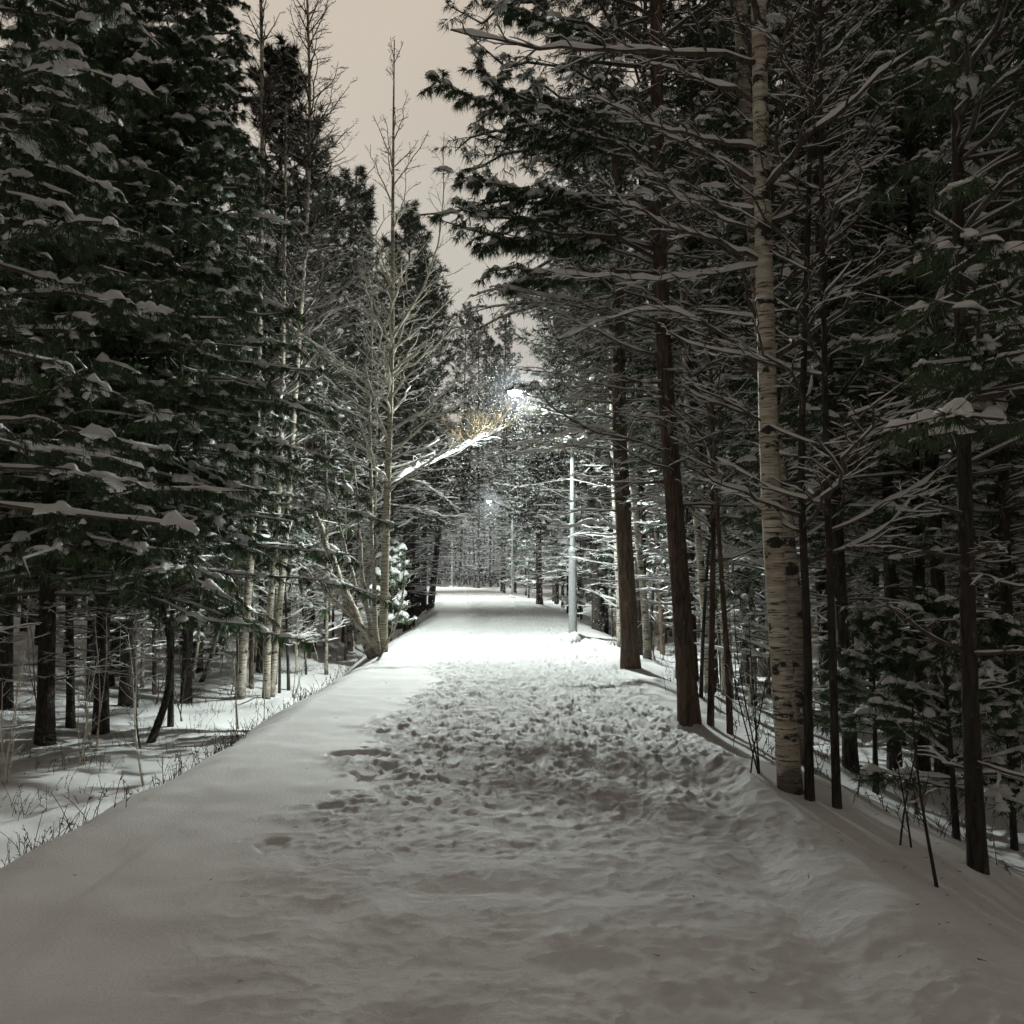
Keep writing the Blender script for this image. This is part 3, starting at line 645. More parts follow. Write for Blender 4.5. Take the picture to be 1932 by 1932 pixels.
# one nearer spruce outside the frame whose boughs hang in at the upper left
def plant_conifer(px, d, lbl, sd, **kw):
    p = ground_below(px, d); return conifer('spruce_tree', lbl, 'spruce tree', p, sd, **kw)
plant_conifer(-120, 8.2, 'close spruce whose snowy boughs hang in at the upper left corner', 36, H=12, r0=.14, live=(3.2, 11), nl=100, ll=(2.3, .6), side_k=11, side_l=.25, sub_k=3, per=30, needle=.14, nw=.009, dn=1.1, cap_p=.16, cap=.05, cap_min=.16, limbcap=(4, .34, .07), frost=.01,
    dead=(1, 3), nd_=8, dl=1., elev=(4, 20), droop=.28, tip=.08, limb_snow=.03, rmax=.04)
plant_conifer(330, 16.2, 'spruce on the ditch side with the longest snow-laden boughs, right of the black trunks', 37, H=13, r0=.05, live=(3.9, 12.5), nl=130, ll=(2.9, .5), side_k=11, side_l=.26, sub_k=3, per=32, needle=.17, nw=.012, dn=1.3, cap_p=.16, cap=.055, cap_min=.16, limbcap=(4, .36, .075), frost=.012,
    dead=(1, 3), nd_=6, dl=1., elev=(4, 20), droop=.28, tip=.08, limb_snow=.03, rmax=.04)

# ======================= the stands behind =======================
# prototypes of the background pines, placed once and copied
pxy = []
def put(u, d): x = u + float(bend(d)); return (x, d, gz(x, d) - .03)
def proto(k, loc, label, group, **kw):
    base = dict(H=15, r0=.12, live=(5.5, 15), nl=46, ll=(1.9, .5), side_k=8, side_l=.34, sub_k=2, per=11, needle=.20, nw=.022, dn=.5, cap_p=.3, cap=.055, cap_min=.14, frost=.10, dead=(1.2, 6.5), nd_=34, dl=1.5, deadk=7, deadsnow=.018, top=.35, need=M_NEEDB, elev=(5, 30), limb_snow=.02)
    base.update(kw); return conifer('pine_tree', label, 'pine tree', loc, 100 + k, group=group, **base)
GL = 'pines of the dense stand left of the path'; GR = 'pines of the dense stand right of the path'; GF = 'pines closing the view where the path bends away'
LBL = {GL: 'dark snow-dusted pine standing in the crowded wood left of the path', GR: 'dark snow-dusted pine standing in the crowded wood right of the path', GF: 'tall grey hazy pine in the wood closing the far end of the path'}
rb = np.random.default_rng(77)
spots = []
def fill(side, n, dmin, dmax, umin, umax, mind, grp):
    c = 0; tries = 0
    while c < n and tries < n * 60:
        tries += 1
        d = dmin + (dmax - dmin) * rb.random() ** 1.1; u = side * rb.uniform(umin, umax)
        x = u + float(bend(d))
        if abs(x) > d * .60 + 3.0: continue
        if d < 14 and side < 0 and u > -9: continue
        pq = CX + F * x / d
        if d < 30 and 370 < pq < 770: continue
        if d < 20 and 190 < pq < 380: continue
        if d < 16.5 and side < 0: continue
        if d < 25 and 1020 < pq < 1330: continue
        md = mind * (1 + d / 80)
        if any((x - a) ** 2 + (d - b_) ** 2 < md * md for a, b_, _, _ in spots): continue
        spots.append((x, d, grp, rb.random())); c += 1
fill(-1, 14, 16, 75, 3.6, 5.6, 1.9, GL); fill(1, 20, 14, 80, 2.6, 4.5, 1.5, GR)
fill(-1, 75, 14, 70, 5.6, 26, 1.9, GL); fill(1, 90, 9.5, 75, 4.2, 26, 1.6, GR)
# the end of the path: trees on the outside of the bend
for k in range(70):
    for _ in range(30):
        d = rb.uniform(84, 150); x = rb.uniform(-34, 26); u = x - float(bend(min(d, 160)))
        if -4.5 < u < 3.6: continue
        if any((x - a) ** 2 + (d - b_) ** 2 < 4 for a, b_, _, _ in spots): continue
        spots.append((x, d, GF, rb.random())); break
SKX = [-400, 440, 450, 500, 560, 640, 690, 780, 860, 900, 945, 975, 1010, 1060, 1110, 1150, 1200]
SKY = [-2000, -900, 0, 110, 200, 320, 400, 430, 530, 580, 625, 600, 560, 480, 300, 50, -2000]
KH = [15, 17, 13, 11, 16, 9]
def sky_scale(x, d, H):
    r = (x, d); px = CX + x / d * F
    m = 25
    top = max(np.interp(px + o, SKX, SKY) for o in (-m, 0, m))
    Ha = at(px, top, d)[2] - gz(x, d)
    return Ha / H
protos = []
kinds = [dict(), dict(H=17, r0=.15, live=(7.5, 17), ll=(2.1, .5)), dict(H=13, r0=.09, live=(3.4, 13), nl=56, ll=(1.7, .4), need=M_NEED), dict(H=11, r0=.07, live=(2.2, 11), nl=60, ll=(1.6, .3), need=M_NEED, cap=.08), dict(H=16, r0=.13, live=(6.5, 16), dead=(.8, 7.5), nd_=50, dl=1.9),
         dict(H=9, r0=.06, live=(1.0, 9), nl=64, ll=(1.5, .25), need=M_NEED, cap=.09, dead=(.5, 1.2), nd_=6)]
for k, (x, d, grp, q) in enumerate(spots):
    w = [.2, .2, .2, .1, .22, .08] if d < 80 else [.3, .4, .05, .0, .25, .0]
    kk = int(np.searchsorted(np.cumsum(w), q * sum(w)));  kk = min(kk, 5)
    if d > 5:
        opts = sorted(range(6), key=lambda q_: (q_ != kk, KH[q_])); sc0 = sky_scale(x, d, KH[kk] * 1.1)
        if sc0 < 1.0 and d < 150:
            for q_ in (0, 2, 3, 5):
                kk = q_; sc0 = sky_scale(x, d, KH[kk] * 1.05)
                if sc0 > .85: break
            if sc0 < .45: continue
    loc = (x, d, gz(x, d) - .03)
    pr = next((p for p in protos if p[0] == kk), None)
    if pr is None:
        o = proto(kk, loc, LBL[grp], grp, **kinds[kk]); o.scale = (min(1, sc0),) * 3; protos.append((kk, o))
    else:
        o = copy_tree(pr[1], loc, rb.uniform(0, 6.28), min(rb.uniform(.85, 1.15), sc0 * 1.1), LBL[grp], grp)
# tall crowned pines whose dark tops stand against the sky
SK = [
 ('dark bushy pine top highest on the left skyline, left of the forked birch', 250, 18, -300, 2.6), ('dark pine with a stepped top behind the forked birch', 500, 24, 110, 2.5), ('dark pine with a pointed top right of the forked birch crown', 590, 30, 235, 2.7),
 ('broad dark pine top behind the tall bare tree', 770, 37, 410, 3.0), ('lower dark pine top beside the tall bare tree nearest the gap', 800, 46, 500, 3.3), ('dark round pine filling the left skyline between two pointed tops', 655, 34, 335, 2.6),
 ('pale frosted pine crown just left of the glowing lamp head', 948, 80, 605, 3.2), ('frosted pine filling the gap low behind the farther lamp', 903, 95, 600, 4.2), ('tall frosted pine outside the bend, left of the farther lamp', 868, 105, 575, 4.2), ('dark pine low in the sky gap above the farther lamp', 925, 108, 640, 4.0)]
for k, (lbl, px, d, topy, rad) in enumerate(SK):
    x = (px - CX) / F * d; Ht = at(px, topy, d)[2] - gz(x, d)
    conifer('pine_tree', lbl, 'pine tree', (x, d, gz(x, d) - .03), 200 + k, H=Ht, r0=.16, live=(max(3.5, Ht * .3), Ht), nl=90, ll=(rad, .35), side_k=11, side_l=.30, sub_k=2, per=16, needle=.26, nw=.03, dn=-.15, cap_p=.25, cap=.09, frost=.06 if k < 6 else .35, dead=(1.5, Ht * .33), nd_=40,
            dl=1.8, elev=(10, 55), droop=.05, tip=.15, crown_pow=.6, need=M_NEEDB, deadsnow=.02)
SK2 = [('dark tall pine behind the boughs of the big white birch', 1205, 19, -150, 2.4), ('tall dense pine filling the sky right of the big white birch', 1560, 15, -500, 2.6), ('tall dense pine high behind the close pair of trunks', 1720, 14, -500, 2.6), ('dense pine behind the tall dark pine on the right', 1300, 17, -300, 2.8),
       ('frosted pine leaning its crown over the nearer lamp', 1125, 27, 330, 2.6), ('snowy pine right of the farther lamp', 1085, 36, 640, 2.7), ('tall dense pine at the far right edge behind the slim one', 1880, 13, -500, 2.4), ('tall dark pine between the two birches and the thicket', 1440, 20, -250, 3.0)]
for k, (lbl, px, d, topy, rad) in enumerate(SK2):
    x = (px - CX) / F * d; Ht = at(px, topy, d)[2] - gz(x, d)
    conifer('pine_tree', lbl, 'pine tree', (x, d, gz(x, d) - .03), 220 + k, H=Ht, r0=.13, live=(Ht * .28, Ht), nl=100, ll=(rad, .5), side_k=11, side_l=.28, sub_k=3, per=14, needle=.17, nw=.018, dn=.3, cap_p=.3, cap=.07, frost=.06, dead=(1.5, Ht * .3), nd_=40,
            dl=1.7, elev=(5, 40), droop=.12, tip=.12, crown_pow=.45, need=M_NEED if k in (1, 2, 6) else M_NEEDB, deadsnow=.018)
# marked trunks of the middle distance
MD = [('thick dark trunk behind the tall bare tree beside the path', [(782, 1164), (781, 1100), (780, 1030), (778, 900), (776, 700)], .33, 240), ('dark trunk leaning right where the path narrows', [(812, 1148), (817, 1100), (824, 1040), (832, 960), (838, 800)], .17, 241),
      ('rough grey trunk just behind the tall bare tree', [(751, 1186), (750, 1100), (749, 1000), (748, 850), (746, 650)], .19, 242), ('pale stem right of the farther lamp post', [(1018, 1140), (1017, 1080), (1016, 1000), (1015, 860)], .17, 243), ('rough brown trunk behind the lit birches', [(541, 1216), (541, 1100), (543, 950), (546, 750), (548, 500)], .16, 244)]
for lbl, pts, r0, sd in MD:
    b, P = stem(pts); H = P[-1, 2]
    conifer('pine_tree', lbl, 'pine tree', b, sd, P=P, r0=r0, live=(H * .5, H), nl=40, ll=(1.6, .8), side_k=9, side_l=.3, sub_k=2, per=14, needle=.24, nw=.026, dn=.3, cap_p=.4, cap=.08, frost=.15, dead=(1.5, H * .55), nd_=30, dl=1.8, bark=M_PINE2 if sd > 241 else M_PINE, need=M_NEEDB, top=.5, deadsnow=.022, crown_pow=.4)
# young snowy pines under the big ones
YG = [('small snow-loaded young pine beside the tall bare tree', 738, 25.5, 2.9, .8, .13), ('young green pine behind the leftmost lit birch', 425, 27, 4.2, 1.5, .12), ('bright snow-loaded young pine right of the farther lamp post', 1095, 33, 6.5, 1.8, .18), ('young pine with snow tufts right of the curved trunk', 350, 24, 3.8, 1.3, .12),
      ('small ragged pine with drooping needles at the right behind the near dark pine', 1790, 7.2, 1.9, .8, .05), ('low young pine with long needles between the close pair and the birch', 1640, 8.6, 1.6, .7, .06), ('low young pine on the right bank under the slim edge pine', 1895, 7.6, 1.8, .9, .04)]
for k, (lbl, px, d, Ht, rad, cp) in enumerate(YG):
    x = (px - CX) / F * d
    conifer('young_pine', lbl, 'young pine', (x, d, gz(x, d) - .02), 260 + k, H=Ht, r0=.03, live=(.4, Ht), nl=34, ll=(rad, .15), side_k=7, side_l=.34, sub_k=2, per=22, needle=.12, nw=.007 if d < 12 else .016, dn=.4, cap_p=.4, cap=cp if cp > .1 else .045, frost=.02 if d < 12 else .2, cap_min=.12, nd_=0, elev=(10, 40), droop=.15, rmax=.012)
# slender bare young trees near the lamp, one built per kind and then copied
gT = 'slender bare young trees between the pines'; rt = np.random.default_rng(66); tv = []; nT = 0
for k in range(400):
    if nT >= 92: break
    if rt.random() < .35: u = rt.uniform(-9, -3.9); d = rt.uniform(20.5, 36); sd_ = 'left'
    else: u = rt.uniform(2.5, 7.5); d = rt.uniform(11.5, 36); sd_ = 'right'
    x = u + float(bend(d)); pq = CX + F * x / d
    if sky_scale(x, d, 8.5) < .8: continue
    loc = (x, d, gz(x, d) - .02); lb_ = 'slender bare tree with frosty twigs among the pines %s of the path' % sd_; gp_ = gT + ' ' + sd_; nT += 1
    if len(tv) < 4:
        r_ = np.random.default_rng(500 + len(tv)); Ht = [7.5, 9.5, 8.5, 6.5][len(tv)]
        tv.append(broadleaf('slender_tree', lb_, 'bare tree', np.array(loc), trunk_line(Ht, r_, .05, wob=.09), 510 + len(tv), [.04, .055, .05, .035][len(tv)], [M_ASPEN, M_PINE2, M_BIRCH2, M_PINE][len(tv)], limbs=[30, 16, 24, 16][len(tv)], z0=.9, ll=[1.3, .8, 1.1, .8][len(tv)], elev=(10, 50), sub=(6, 4, 0), twigm=[M_TWIGP, M_TWIG][len(tv) % 2], top=.25, snow=.016, limb_snow=.02, group=gp_))
    else: copy_tree(tv[int(rt.integers(0, 4))], loc, rt.uniform(0, 6.28), rt.uniform(.8, 1.15), lb_, gp_)
# saplings and shoots: one built per kind, then copied
def sapling(name, loc, seed, H, n, label, group, mat=None, r0=.012):
    r_ = np.random.default_rng(seed); root = thing(name, label, 'sapling', loc, group); gt = Geo(); gb = Geo(); gs = Geo()
    for k in range(n):
        a = r_.uniform(0, 6.28); l = r_.uniform(.03, .28); h = H * r_.uniform(.6, 1)
        z = np.linspace(-.05, h, 9); P = np.stack([l * z * math.cos(a) + .03 * np.sin(z * 3 + a), l * z * math.sin(a) + .03 * np.cos(z * 2.6 + k), z], 1)[None]
        R = np.linspace(r0, r0 * .3, 9)[None]; tubes(gt, P, R, 5)
        Q, RR = grow(r_, P, R, 7, .2, .98, .28, 40, 6, .6, 0, .1, .2, .0022); tubes(gb, Q, RR, 3); snow_tubes(gs, Q, RR, .009, r_, .002)
        Q3, R3 = grow(r_, Q, RR, 3, .2, .95, .5, 40, 4, .7, 0, .05, .2, .0018); tubes(gb, Q3, R3, 3)
    gt.build('stem', mat or M_TWIG, root); gb.build('branches', mat or M_TWIG, root); gs.build('snow', M_BSNOW, root); return root
sp = sapling('sapling', ground_hit(1766, 1676), 301, 1.25, 1, 'black forked sapling on the near right bank in front of the dark pine', None, M_PINE, .011)
sapling('sapling', ground_hit(1712, 1600) + np.array([0, .0, 0]), 302, .9, 2, 'thin leaning twigs left of the black forked sapling', None, M_PINE, .007)
sapling('sapling', ground_hit(1425, 1460), 303, 1.6, 5, 'cluster of thin shoots on the crest left of the big white birch', None, M_PINE, .007)
sapling('sapling', ground_hit(40, 1640) + np.array([-.4, 3.4, -.9]), 304, .9, 3, 'dark forked shoots at the lower left corner of the ditch', None, M_PINE, .010)
s0 = None
gB = 'thin saplings scattered under the trees'
rs = np.random.default_rng(55)
variants = []
for k in range(64):
    if k < 30: u = rs.uniform(-9, -4.3); d = rs.uniform(10, 34)
    else: u = rs.uniform(2.7, 8); d = rs.uniform(8, 34)
    x = u + float(bend(d)); loc = (x, d, gz(x, d) - .02)
    side = 'left' if u < 0 else 'right'; lb_ = 'thin bare sapling among the trunks %s of the path' % side; grp = gB + ' ' + side
    if len(variants) < 5: variants.append(sapling('sapling', loc, 310 + k, rs.uniform(1.4, 3.2), int(rs.integers(1, 4)), lb_, grp, M_TWIG if k % 2 else M_TWIGP))
    else: copy_tree(variants[k % 5], loc, rs.uniform(0, 6.28), rs.uniform(.6, 1.2), lb_, grp)
# dry weeds and bilberry stalks poking through the snow (countless)
gw = Geo(); rw = np.random.default_rng(90)
cent = []
for k in range(420):
    side = -1 if rw.random() < .6 else 1
    u = (rw.uniform(-9.5, -3.6) if rw.random() < .7 else rw.uniform(-4.2, -2.9)) if side < 0 else rw.uniform(2.3, 6.5); d = 6 + 24 * rw.random() ** 1.2
    cent.append((u + float(bend(d)), d))
for x, y in cent:
    n = rw.integers(3, 9); px = x + rw.normal(0, .18, n); py = y + rw.normal(0, .18, n)
    z = np.array([gz(a, b_) for a, b_ in zip(px, py)]); h = rw.uniform(.06, .32, n)
    s = np.linspace(0, 1, 4)[None]; lx = rw.normal(0, .35, n)[:, None]; ly = rw.normal(0, .35, n)[:, None]
    P = np.stack([px[:, None] + lx * h[:, None] * s ** 1.5, py[:, None] + ly * h[:, None] * s ** 1.5, z[:, None] - .02 + h[:, None] * s], -1)
    tubes(gw, P, np.full((n, 4), .0032) * (1.1 - .5 * s), 3)
    t = rw.random((n, 6)); B = interp(P, t).reshape(-1, 3); D = nrm(rw.normal(0, 1, B.shape) + np.array([0, 0, .3])); blades(gw, B, D, rw.uniform(.02, .07, len(B)), np.full(len(B), .009), rw)
tag(gw.build('undergrowth', M_TWIG, smooth=False), 'dry weed stalks and small shoots poking through the snow', 'undergrowth', kind='stuff')
gd = Geo(); rd = np.random.default_rng(17); n = 260; u = np.where(rd.random(n) < .6, rd.uniform(.9, 2.6, n), rd.uniform(-2.8, 2, n)); d = rd.uniform(3.2, 14, n)
zz_ = np.array([gz(a, b_) for a, b_ in zip(u, d)]) + .012; B = np.stack([u, d, zz_], 1); D = rd.normal(0, 1, (n, 3)) * np.array([1, 1, .12])
blades(gd, B, D, rd.uniform(.015, .05, n), rd.uniform(.003, .007, n), rd)
tag(gd.build('fallen_needles', M_TWIG, smooth=False), 'tiny fallen needles and bark bits lying on the path snow', 'debris', kind='stuff')
# far wood closing every gap at the back
def far_wood():
    gf = Geo(); r_ = np.random.default_rng(99); pos = []
    for k in range(420):
        a = rb.uniform(-.62, .62); rr = rb.uniform(158, 215); pos.append((math.sin(a) * rr, math.cos(a) * rr))
    for s in (-1, 1):
        for k in range(170):
            d = rb.uniform(6, 160); pos.append((s * (max(26, d * .62) + rb.uniform(3, 14)) - 4, d))
    for x, y in pos:
        H = r_.uniform(15, 21); g = gz(x, y); H = min(H, max(5, sky_scale(x, y, 1.0))); n = 520
        f = r_.random(n) ** .8; z = g + .3 + H * f; a = r_.uniform(0, 6.28, n); R = (2.9 * (1 - f) ** .7 + .2) * r_.random(n) ** .5
        B = np.stack([x + R * np.cos(a), y + R * np.sin(a), z], 1); D = np.stack([np.cos(a), np.sin(a), r_.uniform(-.7, .5, n)], 1)
        blades(gf, B, D, r_.uniform(.7, 1.5, n), r_.uniform(.25, .6, n), r_)
        P = np.array([[x, y, g - .2], [x, y, g + H * .5], [x, y, g + H]])[None]; tubes(gf, P, np.array([[.2, .15, .03]]), 5)
    return gf.build('far_wood', M_NEEDB, smooth=False)
tag(far_wood(), 'dark mass of distant woodland behind all the nearer trees', 'woodland', kind='stuff')
# ======================= lamp posts =======================
LSIGN = -1; LPOW = 480
def lamp_post(label, base, head, lit_power, seed):
    root = thing('street_lamp', label, 'street lamp', base, 'street lamps along the right side of the path')
    hd = np.asarray(head) - np.asarray(base); H = hd[2]
    g = Geo(); zs = np.array([-.2, .0, 1.0, 2.05]); tubes(g, np.stack([zs * 0, zs * 0, zs], 1), np.full(4, .098), 18); g.build('lower_pole', M_POLE, root)
    g = Geo(); tubes(g, np.array([[0, 0, 2.03], [0, 0, 2.08], [0, 0, 2.18]]), np.array([.104, .108, .060]), 18, True); g.build('collar', M_POLE, root)
    g = Geo(); top = H * .80; tubes(g, np.array([[0, 0, 2.1], [0, 0, 3.5], [0, 0, top]]), np.array([.062, .056, .05]), 14, True); g.build('upper_pole', M_POLE, root)
    g = Geo(); s = np.linspace(0, 1, 18)
    p0 = np.array([0, 0, top - .05]); p1 = np.array([0.03, 0, top + (H - top) * .75]); p2 = hd + np.array([.35, 0, -.03]) * 1.0; p3 = hd + np.array([.1, 0, 0])
    mid = np.array([0.0, 0, top + (H - top) * .62])
    Pb = ((1 - s) ** 3)[:, None] * p0 + (3 * s * (1 - s) ** 2)[:, None] * mid + (3 * s ** 2 * (1 - s))[:, None] * np.array([hd[0] * .25, hd[1] * .25, H * .99 - .12]) + (s ** 3)[:, None] * (hd + np.array([.18, 0, -.01]))
    tubes(g, Pb, np.full(18, .038), 10); g.build('arm', M_POLE, root)
    # luminaire: a flattened tapered shell with a glowing lens below
    def shell(g, z0, z1, l, w, off):
        n = 20; a = np.arange(n) / n * 2 * PI; rings = []
        for zz, k in ((z0, .92), (z0 + (z1 - z0) * .3, 1.0), (z0 + (z1 - z0) * .75, .82), (z1, .35)):
            x = np.cos(a); rings.append(np.stack([hd[0] + off + x * l * k, hd[1] + np.sin(a) * w * k * (1 - .25 * x), np.full(n, hd[2] + zz)], 1))
        V = np.concatenate(rings); i = np.arange(3)[:, None] * n; j = np.arange(n)[None]; q = np.stack([i + j, i + (j + 1) % n, i + n + (j + 1) % n, i + n + j], -1).reshape(-1, 4)
        g.add(np.vstack([V, rings[-1].mean(0)]), f4=q, f3=[[3 * n + k, 3 * n + (k + 1) % n, 4 * n] for k in range(n)])
    g = Geo(); shell(g, 0.0, .11, .30, .13, -.06); hh = g.build('lamp_head', M_HEAD, root)
    g = Geo(); n = 20; a = np.arange(n) / n * 2 * PI
    ring = np.stack([hd[0] - .10 + np.cos(a) * .17, hd[1] + np.sin(a) * .10, np.full(n, hd[2] - .004)], 1); r2 = np.stack([hd[0] - .10 + np.cos(a) * .10, hd[1] + np.sin(a) * .055, np.full(n, hd[2] - .10)], 1)
    g.add(np.vstack([ring, r2, r2.mean(0)]), f4=[[k, (k + 1) % n, n + (k + 1) % n, n + k] for k in range(n)], f3=[[n + k, n + (k + 1) % n, 2 * n] for k in range(n)])
    ln = g.build('lens', M_LENS, hh)
    g = Geo(); r_ = np.random.default_rng(seed); s = np.linspace(0, 1, 12)
    snow_tubes(g, Pb[2:], np.full(16, .026), .025, r_, .002, .6); g.build('arm_snow', M_BSNOW, root)
    g = Geo(); cushions(g, np.array([[-.05, -.08, .02]]), np.array([[1., .3, 0]]), np.array([.5]), np.array([.2]), np.array([.16]), r_, 15, 12); g.build('foot_snow', M_BSNOW, root)
    ld = bpy.data.lights.new('lamp_light', 'POINT'); ld.energy = 1.0; ld.color = (.90, 1.0, .955); ld.shadow_soft_size = .07; ld.use_nodes = True
    nt = ld.node_tree; em = nt.nodes['Emission']; fo = nt.nodes.new('ShaderNodeLightFalloff'); fo.inputs['Strength'].default_value = lit_power; fo.inputs['Smooth'].default_value = 0
    # cut-off luminaire: full output downwards, a dip at cut-off, upward light added for trees
    tcl = nt.nodes.new('ShaderNodeTexCoord'); sxl = nt.nodes.new('ShaderNodeSeparateXYZ'); nt.links.new(tcl.outputs['Normal'], sxl.inputs[0])
    ml = nt.nodes.new('ShaderNodeMapRange'); ml.interpolation_type = 'SMOOTHSTEP'; nt.links.new(sxl.outputs['Z'], ml.inputs[0])
    ml.inputs[1].default_value = LSIGN * .29; ml.inputs[2].default_value = LSIGN * .45; ml.inputs[3].default_value = .06; ml.inputs[4].default_value = 1
    mu = nt.nodes.new('ShaderNodeMapRange'); mu.interpolation_type = 'SMOOTHSTEP'; nt.links.new(sxl.outputs['Z'], mu.inputs[0])
    mu.inputs[1].default_value = LSIGN * .30; mu.inputs[2].default_value = LSIGN * .16; mu.inputs[3].default_value = 0; mu.inputs[4].default_value = .62
    mad = nt.nodes.new('ShaderNodeMath'); mad.operation = 'ADD'; nt.links.new(ml.outputs[0], mad.inputs[0]); nt.links.new(mu.outputs[0], mad.inputs[1])
    mq = nt.nodes.new('ShaderNodeMath'); mq.operation = 'MULTIPLY'; nt.links.new(mad.outputs[0], mq.inputs[0]); nt.links.new(fo.outputs['Linear'], mq.inputs[1])
    nt.links.new(mq.outputs[0], em.inputs['Strength'])
    lo = bpy.data.objects.new('lamp_light', ld); C.objects.link(lo); lo.parent = root; lo.location = tuple(hd + np.array([-.10, 0, -.16]))
    return root
b1 = ground_hit(1081, 1207)
lamp_post('tall grey lamp post with a bright white lamp, the nearest on the path', b1, at(980, 738, b1[1] - 1.8), LPOW, 1)
b2 = np.array([(967 - CX) / F * 57, 57, 0]); b2[2] = gz(b2[0], 57)
lamp_post('smaller lamp post further down the path, its light showing below the nearer lamp', b2, at(926, 945, 57), LPOW, 2)
b3 = np.array([(853 - CX) / F * 93, 93, 0]); b3[2] = gz(b3[0], 93)
lamp_post('tiny farthest lamp post on the left where the path bends away', b3, b3 + np.array([-1.6, 0, 6.0]), LPOW, 3)
def halo_sphere(label, c, R, GLOW):  # lamp halo put in as the volume's own emission, scattering next to none
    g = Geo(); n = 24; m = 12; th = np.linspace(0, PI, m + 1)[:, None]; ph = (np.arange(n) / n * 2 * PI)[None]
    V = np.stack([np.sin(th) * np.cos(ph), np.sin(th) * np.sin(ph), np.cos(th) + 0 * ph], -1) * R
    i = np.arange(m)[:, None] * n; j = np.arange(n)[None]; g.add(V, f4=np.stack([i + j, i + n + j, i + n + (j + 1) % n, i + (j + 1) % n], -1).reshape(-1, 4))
    m_ = bpy.data.materials.new('emissive_halo'); m_.use_nodes = True; nt = m_.node_tree; nt.nodes.remove(nt.nodes['Principled BSDF'])
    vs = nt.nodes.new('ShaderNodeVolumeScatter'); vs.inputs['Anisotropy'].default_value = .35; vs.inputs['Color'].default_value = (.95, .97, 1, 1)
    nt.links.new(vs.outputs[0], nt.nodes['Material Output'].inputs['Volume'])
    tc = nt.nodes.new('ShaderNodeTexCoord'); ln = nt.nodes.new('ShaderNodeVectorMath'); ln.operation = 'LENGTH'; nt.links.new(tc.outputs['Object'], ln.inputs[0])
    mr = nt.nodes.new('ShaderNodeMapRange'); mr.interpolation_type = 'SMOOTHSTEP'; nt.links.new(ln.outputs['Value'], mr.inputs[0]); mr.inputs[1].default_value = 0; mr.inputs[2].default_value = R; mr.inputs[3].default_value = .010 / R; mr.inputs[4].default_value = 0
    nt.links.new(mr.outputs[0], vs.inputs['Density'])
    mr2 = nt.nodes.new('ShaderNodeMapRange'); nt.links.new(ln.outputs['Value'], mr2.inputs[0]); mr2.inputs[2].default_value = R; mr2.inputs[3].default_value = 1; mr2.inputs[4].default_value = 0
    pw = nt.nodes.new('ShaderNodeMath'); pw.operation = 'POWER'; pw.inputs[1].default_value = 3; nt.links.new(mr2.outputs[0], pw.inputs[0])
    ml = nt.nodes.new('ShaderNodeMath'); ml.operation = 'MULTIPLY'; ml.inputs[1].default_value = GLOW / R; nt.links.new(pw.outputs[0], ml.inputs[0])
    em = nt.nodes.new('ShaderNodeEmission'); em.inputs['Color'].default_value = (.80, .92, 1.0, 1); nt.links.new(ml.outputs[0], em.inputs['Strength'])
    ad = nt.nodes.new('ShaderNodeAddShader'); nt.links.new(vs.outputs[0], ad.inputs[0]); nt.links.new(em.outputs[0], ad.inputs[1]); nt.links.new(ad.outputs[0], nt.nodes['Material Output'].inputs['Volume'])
    o = g.build('lamp_halo', m_, None, tuple(float(a) for a in c)); tag(o, label, 'emissive_halo', kind='stuff')
halo_sphere('faint emissive glow painted in the air around the nearer lamp head', at(980, 738, b1[1] - 1.8), 1.0, .9)
halo_sphere('faint emissive glow painted in the air around the farther lamp head', at(926, 945, 57), 1.7, .5)
# ======================= falling snow =======================
def flakes():
    g = Geo(); r_ = np.random.default_rng(8)
    def tet(Cn, s):
        K = len(Cn); T = nrm(r_.normal(0, 1, (K, 4, 3))) * s[:, None, None]
        V = Cn[:, None] + T; f = np.array([[0, 1, 2], [0, 2, 3], [0, 3, 1], [1, 3, 2]])
        g.add(V, f3=(f[None] + (np.arange(K) * 4)[:, None, None]).reshape(-1, 3))
    for (x, y, z), n, R, sz in ((at(980, 738, b1[1] - 1.8), 12000, 2.4, .016), (at(926, 945, 57), 6000, 5.0, .026)):
        r = R * r_.random(n) ** .8; a = r_.uniform(0, 6.28, n); h = r_.random(n) ** 1.3 * (z + .3)
        tet(np.stack([x + r * np.cos(a), y + r * np.sin(a), z + .5 - h], 1), r_.uniform(.5, 1., n) * sz)
    n = 34000; d = r_.uniform(26, 125, n); x = bend(d) + r_.uniform(-4.5, 5, n); tet(np.stack([x, d, r_.uniform(0, 9, n)], 1), r_.uniform(.5, 1, n) * .0005 * d)
    return g.build('falling_snow', M_FLAKE)
tag(flakes(), 'fine snowflakes drifting in the lamp light', 'falling snow', kind='stuff')
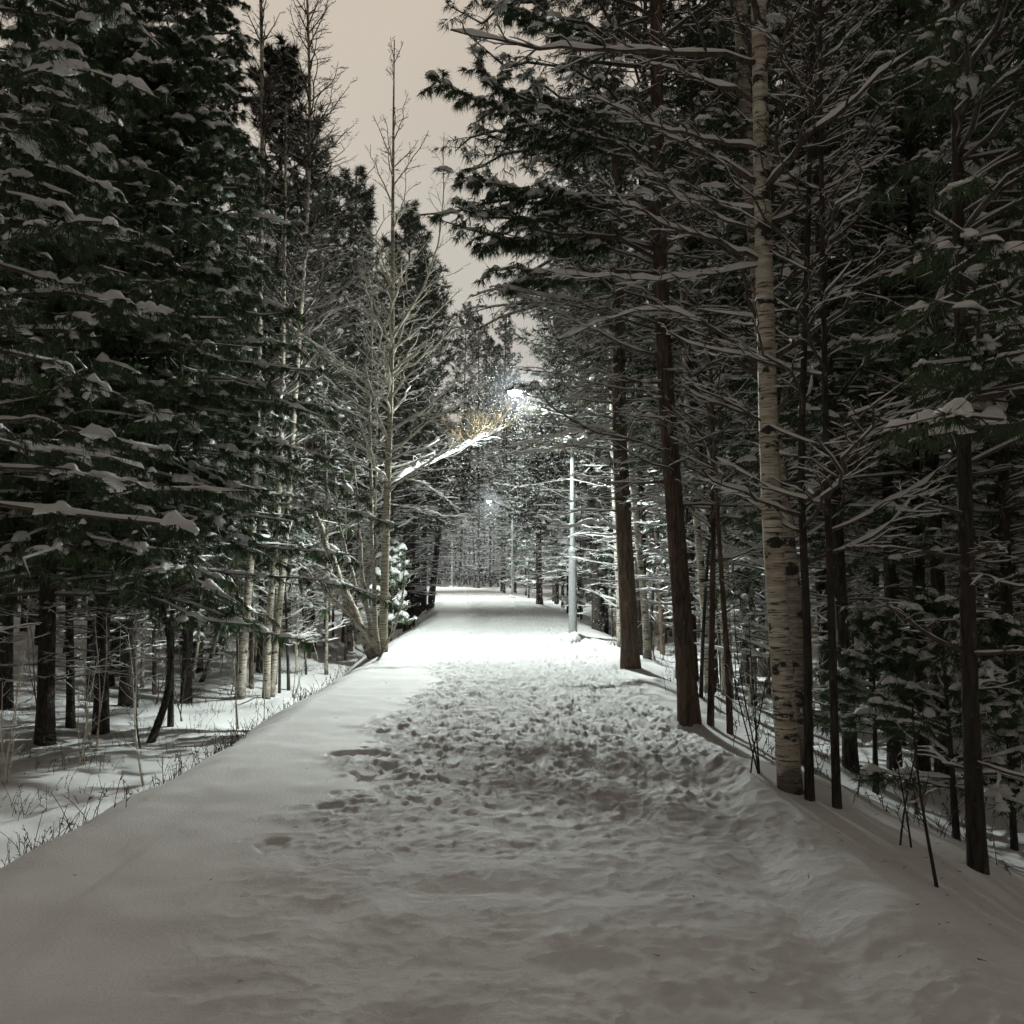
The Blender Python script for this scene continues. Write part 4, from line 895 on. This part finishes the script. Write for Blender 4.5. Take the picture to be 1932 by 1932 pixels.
# ======================= sky and light =======================
w = bpy.data.worlds.new('World'); S.world = w; w.use_nodes = True; nt = w.node_tree; bg = nt.nodes['Background']
SUN_EL, SUN_AZ = math.radians(62), math.radians(20)
sky = nt.nodes.new('ShaderNodeTexSky'); sky.sky_type = 'NISHITA'; sky.sun_disc = False; sky.sun_elevation = SUN_EL; sky.sun_rotation = SUN_AZ
tc = nt.nodes.new('ShaderNodeTexCoord'); sx = nt.nodes.new('ShaderNodeSeparateXYZ'); nt.links.new(tc.outputs['Generated'], sx.inputs[0])
glow = ramp(nt, sx.outputs['Z'], [(0.0, (.56, .53, .47)), (.30, (.515, .487, .432)), (.60, (.52, .45, .37)), (1.0, (.43, .36, .29))])
back = ramp(nt, sx.outputs['Y'], [(0.0, (.25, .25, .25)), (.45, (1, 1, 1))])
mm = nt.nodes.new('ShaderNodeMix'); mm.data_type = 'RGBA'; mm.blend_type = 'MULTIPLY'; mm.inputs[0].default_value = 1
nt.links.new(glow, mm.inputs[6]); nt.links.new(back, mm.inputs[7])
cn = nt.nodes.new('ShaderNodeTexNoise'); cn.inputs['Scale'].default_value = 2.0; nt.links.new(tc.outputs['Generated'], cn.inputs['Vector'])
m3 = nt.nodes.new('ShaderNodeMix'); m3.data_type = 'RGBA'; m3.blend_type = 'MULTIPLY'; m3.inputs[0].default_value = 1
nt.links.new(mm.outputs[2], m3.inputs[6]); nt.links.new(ramp(nt, cn.outputs['Fac'], [(.3, (.86, .86, .87)), (.7, (1.06, 1.05, 1.04))]), m3.inputs[7])
m2 = nt.nodes.new('ShaderNodeMix'); m2.data_type = 'RGBA'; m2.blend_type = 'ADD'; m2.inputs[0].default_value = .001
nt.links.new(m3.outputs[2], m2.inputs[6]); nt.links.new(sky.outputs[0], m2.inputs[7])
nt.links.new(m2.outputs[2], bg.inputs['Color']); bg.inputs['Strength'].default_value = 1.1
sd = bpy.data.lights.new('night_sky_glow', 'SUN'); sd.energy = .12; sd.angle = math.radians(40); sd.color = (1, .92, .80)
so = bpy.data.objects.new('night_sky_glow', sd); C.objects.link(so)
dirv = Vector((math.sin(SUN_AZ) * math.cos(SUN_EL), math.cos(SUN_AZ) * math.cos(SUN_EL), math.sin(SUN_EL))); so.rotation_euler = dirv.to_track_quat('Z', 'Y').to_euler()
# ------------------------------------------------------------------ render
S.view_settings.view_transform = 'Standard'; S.view_settings.look = 'None'; S.view_settings.exposure = 0
S.render.engine = 'CYCLES'; S.cycles.use_adaptive_sampling = True; S.cycles.adaptive_threshold = .04; S.cycles.adaptive_min_samples = 16; S.cycles.max_bounces = 3; S.cycles.diffuse_bounces = 2; S.cycles.glossy_bounces = 1; S.cycles.sample_clamp_indirect = 3
print('objects', len(bpy.data.objects), 'polys', sum(len(m.polygons) for m in bpy.data.meshes))
